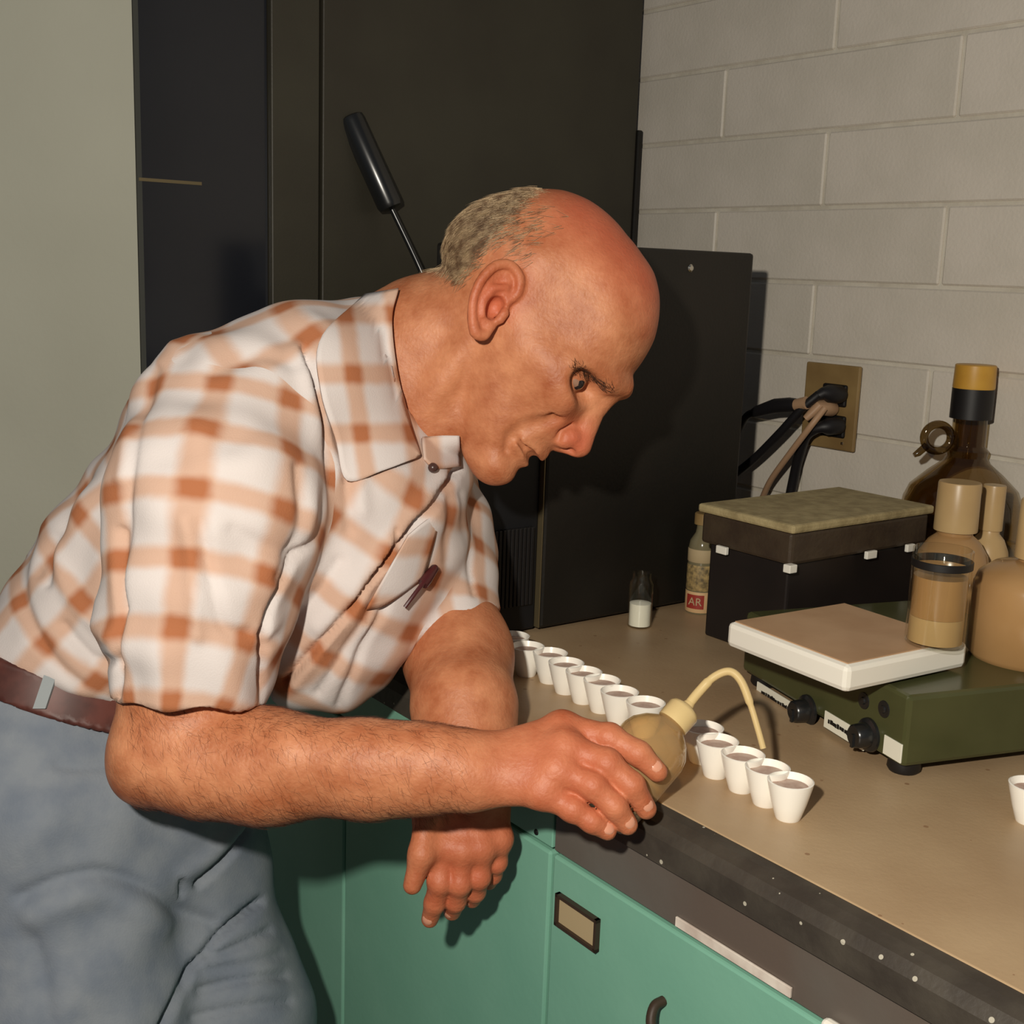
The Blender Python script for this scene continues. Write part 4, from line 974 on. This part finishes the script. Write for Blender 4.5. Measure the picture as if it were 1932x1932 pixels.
crease = [([(575, 655), (612, 780), (618, 900), (600, 1010), (552, 1062), (515, 1140), (498, 1200)], 7, .007),
          ([(560, 655), (592, 780), (596, 900), (578, 1000)], 14, -.004),
          ([(498, 1195), (503, 1260), (503, 1325)], 6, .012),
          ([(868, 885), (800, 970), (742, 1040), (700, 1095), (640, 1170), (575, 1245), (535, 1290)], 7, .010),
          ([(835, 905), (770, 985), (700, 1070), (600, 1180)], 18, -.005),
          ([(748, 1000), (735, 1045), (705, 1090)], 5, .005),
          ([(652, 905), (720, 885), (786, 862)], 5, .004),
          ([(590, 680), (630, 760), (652, 900), (660, 1000)], 12, .004), ([(620, 690), (665, 800), (685, 960)], 16, -.003),
          ([(380, 985), (392, 1060), (410, 1150), (430, 1190), (470, 1195)], 12, .0035), ([(350, 980), (362, 1080), (372, 1200)], 16, -.004),
          ([(560, 880), (566, 1000), (520, 1090)], 10, .004), ([(300, 700), (262, 800), (236, 980), (226, 1150)], 9, .004),
          ([(330, 660), (268, 740), (232, 900)], 15, -.004), ([(222, 1000), (222, 1150), (218, 1320)], 7, .006),
          ([(205, 790), (150, 900), (105, 1000), (88, 1100)], 10, .0045), ([(180, 830), (130, 950), (70, 1080)], 12, .004), ([(60, 1000), (40, 1120), (90, 1230), (150, 1290)], 12, .005),
          ([(120, 1180), (170, 1240), (215, 1250)], 12, .005), ([(100, 1010), (130, 1120), (200, 1200)], 14, -.004),
          ([(500, 1225), (560, 1170), (640, 1060)], 12, .0045), ([(560, 1290), (620, 1200), (720, 1070)], 16, -.005), ([(600, 1310), (650, 1230), (700, 1150)], 9, .004),
          ([(640, 1330), (680, 1240), (730, 1140), (760, 1040)], 8, .005), ([(400, 700), (480, 670), (560, 690)], 16, .0035), ([(300, 860), (420, 840), (540, 780)], 26, .002),
          ([(440, 1000), (520, 1040), (560, 1040)], 16, .003), ([(870, 930), (882, 1040), (895, 1120)], 7, .003), ([(855, 900), (845, 980), (842, 1060)], 10, .003)]
Vs2 = folds(Vs, Ns, crease)
rngw = np.random.RandomState(5)
for k in range(26):                               # soft random wrinkles
    kv = nrm(rngw.normal(0, 1, 3))*rngw.uniform(70, 150); Vs2 += Ns*(0.00045*np.sin(Vs @ kv+rngw.uniform(0, 6)))[:, None]
def plaid():
    m = bpy.data.materials.new('checked_cotton'); m.use_nodes = True; nt = m.node_tree; b = nt.nodes['Principled BSDF']; L = nt.links.new
    at = nt.nodes.new('ShaderNodeAttribute'); at.attribute_name = 'cloth'; sx = nt.nodes.new('ShaderNodeSeparateXYZ')
    at2 = nt.nodes.new('ShaderNodeAttribute'); at2.attribute_name = 'cloth2'; at3 = nt.nodes.new('ShaderNodeAttribute'); at3.attribute_name = 'seam'
    gt = nt.nodes.new('ShaderNodeMath'); gt.operation = 'GREATER_THAN'; gt.inputs[1].default_value = 0.06; L(at3.outputs['Fac'], gt.inputs[0])
    mv = nt.nodes.new('ShaderNodeMix'); mv.data_type = 'VECTOR'; L(gt.outputs[0], mv.inputs[0]); L(at.outputs['Vector'], mv.inputs[4]); L(at2.outputs['Vector'], mv.inputs[5]); L(mv.outputs[1], sx.inputs[0])
    tc = nt.nodes.new('ShaderNodeTexCoord'); nz = nt.nodes.new('ShaderNodeTexNoise'); nz.inputs['Scale'].default_value = 45; nz.inputs['Detail'].default_value = 4; L(tc.outputs['Object'], nz.inputs['Vector'])
    outs = []
    for ax, wd in (('X', 0.165), ('Y', 0.175)):
        ad = nt.nodes.new('ShaderNodeMath'); ad.operation = 'MULTIPLY_ADD'; ad.inputs[1].default_value = 0.10; L(nz.outputs['Fac'], ad.inputs[0]); L(sx.outputs[ax], ad.inputs[2])
        pp = nt.nodes.new('ShaderNodeMath'); pp.operation = 'PINGPONG'; pp.inputs[1].default_value = 0.5; L(ad.outputs[0], pp.inputs[0])
        mr = nt.nodes.new('ShaderNodeMapRange'); mr.interpolation_type = 'SMOOTHSTEP'; mr.inputs['From Min'].default_value = wd+0.09; mr.inputs['From Max'].default_value = wd-0.09; L(pp.outputs[0], mr.inputs['Value']); outs.append(mr.outputs[0])
    s = nt.nodes.new('ShaderNodeMath'); s.operation = 'ADD'; L(outs[0], s.inputs[0]); L(outs[1], s.inputs[1])
    h = nt.nodes.new('ShaderNodeMath'); h.operation = 'MULTIPLY'; h.inputs[1].default_value = 0.5; L(s.outputs[0], h.inputs[0])
    r = nt.nodes.new('ShaderNodeValToRGB'); e = r.color_ramp.elements; e[0].color = srgb(208, 199, 196); e[1].color = srgb(166, 104, 70); e[1].position = 0.98
    x = e.new(0.5); x.color = srgb(198, 164, 144); L(h.outputs[0], r.inputs['Fac']); L(r.outputs['Color'], b.inputs['Base Color'])
    b.inputs['Roughness'].default_value = 0.85; b.inputs['Specular IOR Level'].default_value = 0.2
    wv = nt.nodes.new('ShaderNodeTexNoise'); wv.inputs['Scale'].default_value = 700; L(tc.outputs['Object'], wv.inputs['Vector'])
    bp_ = nt.nodes.new('ShaderNodeBump'); bp_.inputs['Strength'].default_value = 0.2; bp_.inputs['Distance'].default_value = 0.001; L(wv.outputs['Fac'], bp_.inputs['Height']); L(bp_.outputs['Normal'], b.inputs['Normal'])
    return m
M['plaid'] = plaid()
shirt = mesh_obj('shirt', Vs2, Fs_, M['plaid']); child(shirt, MAN); vattr(shirt, 'cloth', uvA); vattr(shirt, 'cloth2', uvB); vattr(shirt, 'seam', np.stack([seam, seam, seam], 1)); shirt['label'] = 'short-sleeved shirt in tan and white checks'
# collar leaf on the near side, laid on shirt and neck
def both(P): return np.minimum(shirt_sdf(P), neck_sdf(P)-0.004)
def patch(name, inner, outer, ns, nt_, off, m, parent, uvf=None, thick=0.0025, sink=None):
    A = np.array(spline([np.array(p, float) for p in inner], 8)); B = np.array(spline([np.array(p, float) for p in outer], 8))
    ia = np.linspace(0, len(A)-1, ns); ib = np.linspace(0, len(B)-1, ns)
    A = np.stack([np.interp(ia, np.arange(len(A)), A[:, k]) for k in (0, 1)], 1); B = np.stack([np.interp(ib, np.arange(len(B)), B[:, k]) for k in (0, 1)], 1)
    t = np.linspace(0, 1, nt_)[None, :, None]; G = A[:, None]*(1-t)+B[:, None]*t
    Pw, ok = march(both, G[..., 0].ravel(), G[..., 1].ravel()); R = Pw-CAM
    lift = off*np.ones((ns, nt_)); 
    if sink is not None: lift = np.interp(np.linspace(0, 1, nt_), [0, .25, 1], sink)[None]*np.ones((ns, 1))
    Pw = Pw-R/np.linalg.norm(R, axis=1, keepdims=True)*lift.reshape(-1, 1)
    i = np.arange(ns*nt_).reshape(ns, nt_); Q = np.stack([i[:-1, :-1], i[:-1, 1:], i[1:, 1:], i[1:, :-1]], -1).reshape(-1, 4)
    o = mesh_obj(name, Pw, Q, m); child(o, parent)
    if uvf is not None: vattr(o, 'cloth', uvf(G.reshape(-1, 2), Pw))
    md = o.modifiers.new('thickness', 'SOLIDIFY'); md.thickness = thick; md.offset = 0
    return o
patch('collar', [(752, 545), (740, 600), (748, 690), (768, 780), (792, 858)], [(690, 556), (604, 640), (606, 740), (634, 830), (654, 906), (722, 888), (788, 862)], 40, 16, .006, M['plaid'], shirt,
      lambda G, Pw: np.stack([(G[:, 1]-600)/112.0, (G[:, 0]-0.14*(G[:, 1]-600)-655)/96.0, G[:, 0]*0], 1), sink=[.007, .012, .008])
patch('collar', [(796, 826), (832, 822), (866, 822)], [(800, 866), (822, 884), (868, 880)], 14, 10, .006, M['plaid'], shirt,
      lambda G, Pw: np.stack([(G[:, 1]-600)/112.0+.3, (G[:, 0]-655)/96.0+.3, G[:, 0]*0], 1), sink=[.004, .008, .006])
Pb, _ = march(both, 818, 883); bm = bmesh.new(); bmesh.ops.create_uvsphere(bm, u_segments=14, v_segments=8, radius=.0045, matrix=Matrix.Translation(Pb[0]-fw*0.009))
child(bm_obj('button', bm, mat('button', srgb(70, 48, 44), 0.3), smooth=True), shirt)
# breast pocket and pen
patch('pocket', [(770, 1010), (800, 985), (836, 960)], [(690, 1150), (730, 1140), (800, 1090)], 14, 14, .004, M['plaid'], shirt,
      lambda G, Pw: np.stack([(G[:, 1]-600)/112.0+.1, (G[:, 0]+0.3*(G[:, 1]-1000)-655)/96.0+.15, G[:, 0]*0], 1), thick=.0015, sink=[.003, .004, .002])
pen = empty('pen', W3(790, 1110, 1.0)); tag(pen, 'dark pen clipped in the shirt\'s breast pocket', 'pen')
pp_, _ = march(shirt_sdf, [822, 806, 790, 766], [1070, 1092, 1112, 1144]); pp_ = pp_-fw*0.010
M['pen'] = mat('pen_plastic', srgb(70, 28, 30), 0.3)
o = tube('barrel', [pp_[0]-nrm(pp_[1]-pp_[0])*.002, pp_[0], pp_[1], pp_[1]*.55+pp_[2]*.45], [.002, .0038, .0052, .0052], M['pen'], segs=14); child(o, pen)
o = tube('clip', [pp_[1]-fw*.004, pp_[2]-fw*.005, pp_[3]-fw*.002], [.0022, .0020, .0018], M['pen'], segs=8); child(o, pen)

# ------------------------------------------------------------------ trousers and belt
def pants_full(P):
    Q = squash(P, SS, 1.22); s = lambda *t: squash(W3(*t)[None].astype(f32), SS, 1.22)[0]
    d = cone(Q, s(175, 1250, 1.2), s(150, 1460, 1.2), .112, .132)
    rt = chain(P, [W3(120, 1540, 1.15), W3(150, 1950, 1.13), W3(190, 2330, 1.12), W3(200, 3060, 1.12)], [.118, .100, .075, .058], 0.03)
    lt = chain(P, [W3(285, 1540, 1.23), W3(400, 1940, 1.22), W3(470, 2280, 1.22), W3(440, 2860, 1.24)], [.106, .094, .075, .058], 0.03)
    d = smin(d, rt, 0.04)
    d = smin(d, lt, 0.018)
    return smin(d, cone(P, W3(330, 1460, 1.18), W3(300, 1560, 1.2), .075, .08), 0.05)
def pants_sdf(P): 
    d = pants_full(P); d = smax(d, (P-belt_p.astype(f32)) @ belt_n.astype(f32)+0.010, 0.003)
    return smax(d, -(P[:, 2]-0.055), 0.004)
loP = np.array([-0.75, 0.9, 0.03]); hiP = np.array([0.0, 1.65, 1.12])
Vp, Fp, Np = mesh_sdf(pants_sdf, loP, hiP, 0.0042)
pl2_ = [([(468, 1565), (430, 1615), (372, 1668)], 6, .010), ([(450, 1560), (400, 1610), (345, 1650)], 14, -.005), ([(340, 1660), (344, 1688)], 5, .005),
        ([(40, 1692), (110, 1662), (190, 1648), (270, 1672), (345, 1722), (400, 1742)], 14, .006), ([(60, 1730), (190, 1690), (310, 1750)], 26, -.005),
        ([(495, 1700), (420, 1760), (385, 1800), (352, 1835), (330, 1890), (308, 1940)], 8, .012), ([(510, 1755), (440, 1790), (395, 1805)], 8, .006), ([(540, 1840), (450, 1850), (380, 1868)], 10, .006),
        ([(530, 1800), (460, 1822), (380, 1830)], 10, .004), ([(545, 1890), (450, 1902), (370, 1920)], 10, .005), ([(110, 1440), (160, 1446), (200, 1440)], 12, .003), ([(60, 1780), (80, 1850), (90, 1930)], 22, .005)]
Vp2 = folds(Vp, Np, pl2_)
rngw = np.random.RandomState(8)
for k in range(16):
    kv = nrm(rngw.normal(0, 1, 3))*rngw.uniform(40, 110); Vp2 += Np*(0.0006*np.sin(Vp @ kv+rngw.uniform(0, 6)))[:, None]
M['denim'] = mat('blue_grey_twill', srgb(128, 134, 142), 0.85, col2=srgb(112, 120, 132), scale=30, bump=0.3, bscale=500, bdist=0.001, spec=0.2)
pants = mesh_obj('trousers', Vp2, Fp, M['denim']); child(pants, MAN); pants['label'] = 'blue-grey trousers'
def belt_sdf(P):
    a = (P-belt_p.astype(f32)) @ belt_n.astype(f32)
    d = np.maximum(pants_full(P)-0.004, -(pants_full(P)+0.004))
    return smax(d, np.abs(a-0.004)-0.0165, 0.002)
Vl, Fl, Nl = mesh_sdf(belt_sdf, np.array([-0.75, 0.9, 0.75]), np.array([0.0, 1.65, 1.15]), 0.0038)
belt = mesh_obj('belt', Vl, Fl, mat('brown_leather', srgb(96, 52, 44), 0.5, col2=srgb(72, 38, 32), scale=40)); child(belt, MAN)
def belt_only(P): return pants_full(P)-0.004
lp, _ = march(belt_only, [76, 84, 92, 98], [1336, 1312, 1288, 1270]); lp = lp-fw*0.003
bm = bmesh.new()
for a, b in zip(lp[:-1], lp[1:]):
    s = cr*0.0055
    vs_ = [bm.verts.new(x) for x in (a-s, a+s, b+s, b-s, a-s+fw*.004, a+s+fw*.004, b+s+fw*.004, b-s+fw*.004)]
    for f_i in ((0, 1, 2, 3), (7, 6, 5, 4), (0, 3, 7, 4), (1, 5, 6, 2), (0, 4, 5, 1), (3, 2, 6, 7)): bm.faces.new([vs_[i] for i in f_i])
child(bm_obj('belt_loop', bm, mat('loop_cloth', srgb(150, 156, 158), 0.9)), belt)
# shoes
for (x, d_, yy) in ((200, 1.12, 3060), (440, 1.24, 2860)):
    a = W3(x, yy, d_); a[2] = 0.06; fdir = nrm(np.array([0.93, 0.2, 0]))
    def shoe(P, a=a, fdir=fdir):
        d = chain(P, [a+np.array([0, 0, .03]), a+fdir*.03, a+fdir*.13-np.array([0, 0, .02])], [.045, .045, .034], 0.02)
        d = smin(d, cone(P, a-fdir*.05-np.array([0, 0, .02]), a+fdir*.17-np.array([0, 0, .028]), .034, .032), 0.02)
        return smax(d, -(P[:, 2]-0.001), 0.004)
    Vh, Fh, Nh = mesh_sdf(shoe, a-0.25, a+0.25, 0.006); o = mesh_obj('shoe', Vh, Fh, mat('brown_shoe', srgb(60, 40, 30), 0.4)); child(o, MAN)

# ------------------------------------------------------------------ wash bottle in the hand
wb0 = W3(1126, 1530, .955); wb1 = W3(1292, 1338, .985); ax = nrm(wb1-wb0); LW = np.linalg.norm(wb1-wb0)
wb = empty('wash_bottle', wb0); tag(wb, 'clear plastic wash bottle with bent spout held in the hand', 'bottle')
zq = Vector(ax).to_track_quat('Z', 'Y').to_matrix().to_4x4(); TM = Matrix.Translation(wb0) @ zq
def lathe_at(name, prof, m, parent, segs=36):
    bm = bmesh.new(); add_lathe(bm, prof, segs=segs); bm.transform(TM); return child(bm_obj(name, bm, m, smooth=True), parent)
r_ = 0.0300; L_ = LW-0.012
op = [(0, 0), (r_-.004, 0), (r_, .004), (r_, L_*0.70), (r_*.93, L_*0.78), (r_*.72, L_*.87), (.013, L_*.94), (.0115, L_)]
lathe_at('body', op+[(.0105, L_)]+[(max(a-.0012, 0), b+(.0012 if b < .003 else 0)) for a, b in op[::-1][1:-1]]+[(0, .0012)], M['poly'], wb)
lathe_at('cap', [(0, L_-.004), (.0135, L_-.004), (.0138, L_+.010), (.012, L_+.013), (.005, L_+.016), (.004, L_+.019), (0, L_+.019)], M['polycap'], wb, 28)
c1 = np.array(TM @ Vector((0, 0, L_+.014)))
tp = [c1, W3(1318, 1306, .990), W3(1346, 1278, .992), W3(1376, 1267, .992), W3(1398, 1285, .990), W3(1416, 1330, .987), W3(1430, 1376, .984), W3(1440, 1412, .982)]
child(tube('spout', spline(tp, 8), [.0040 if i < 14 else (.0034 if i < 40 else .0026) for i in range(8*7+1)], M['polycap'], segs=12), wb)
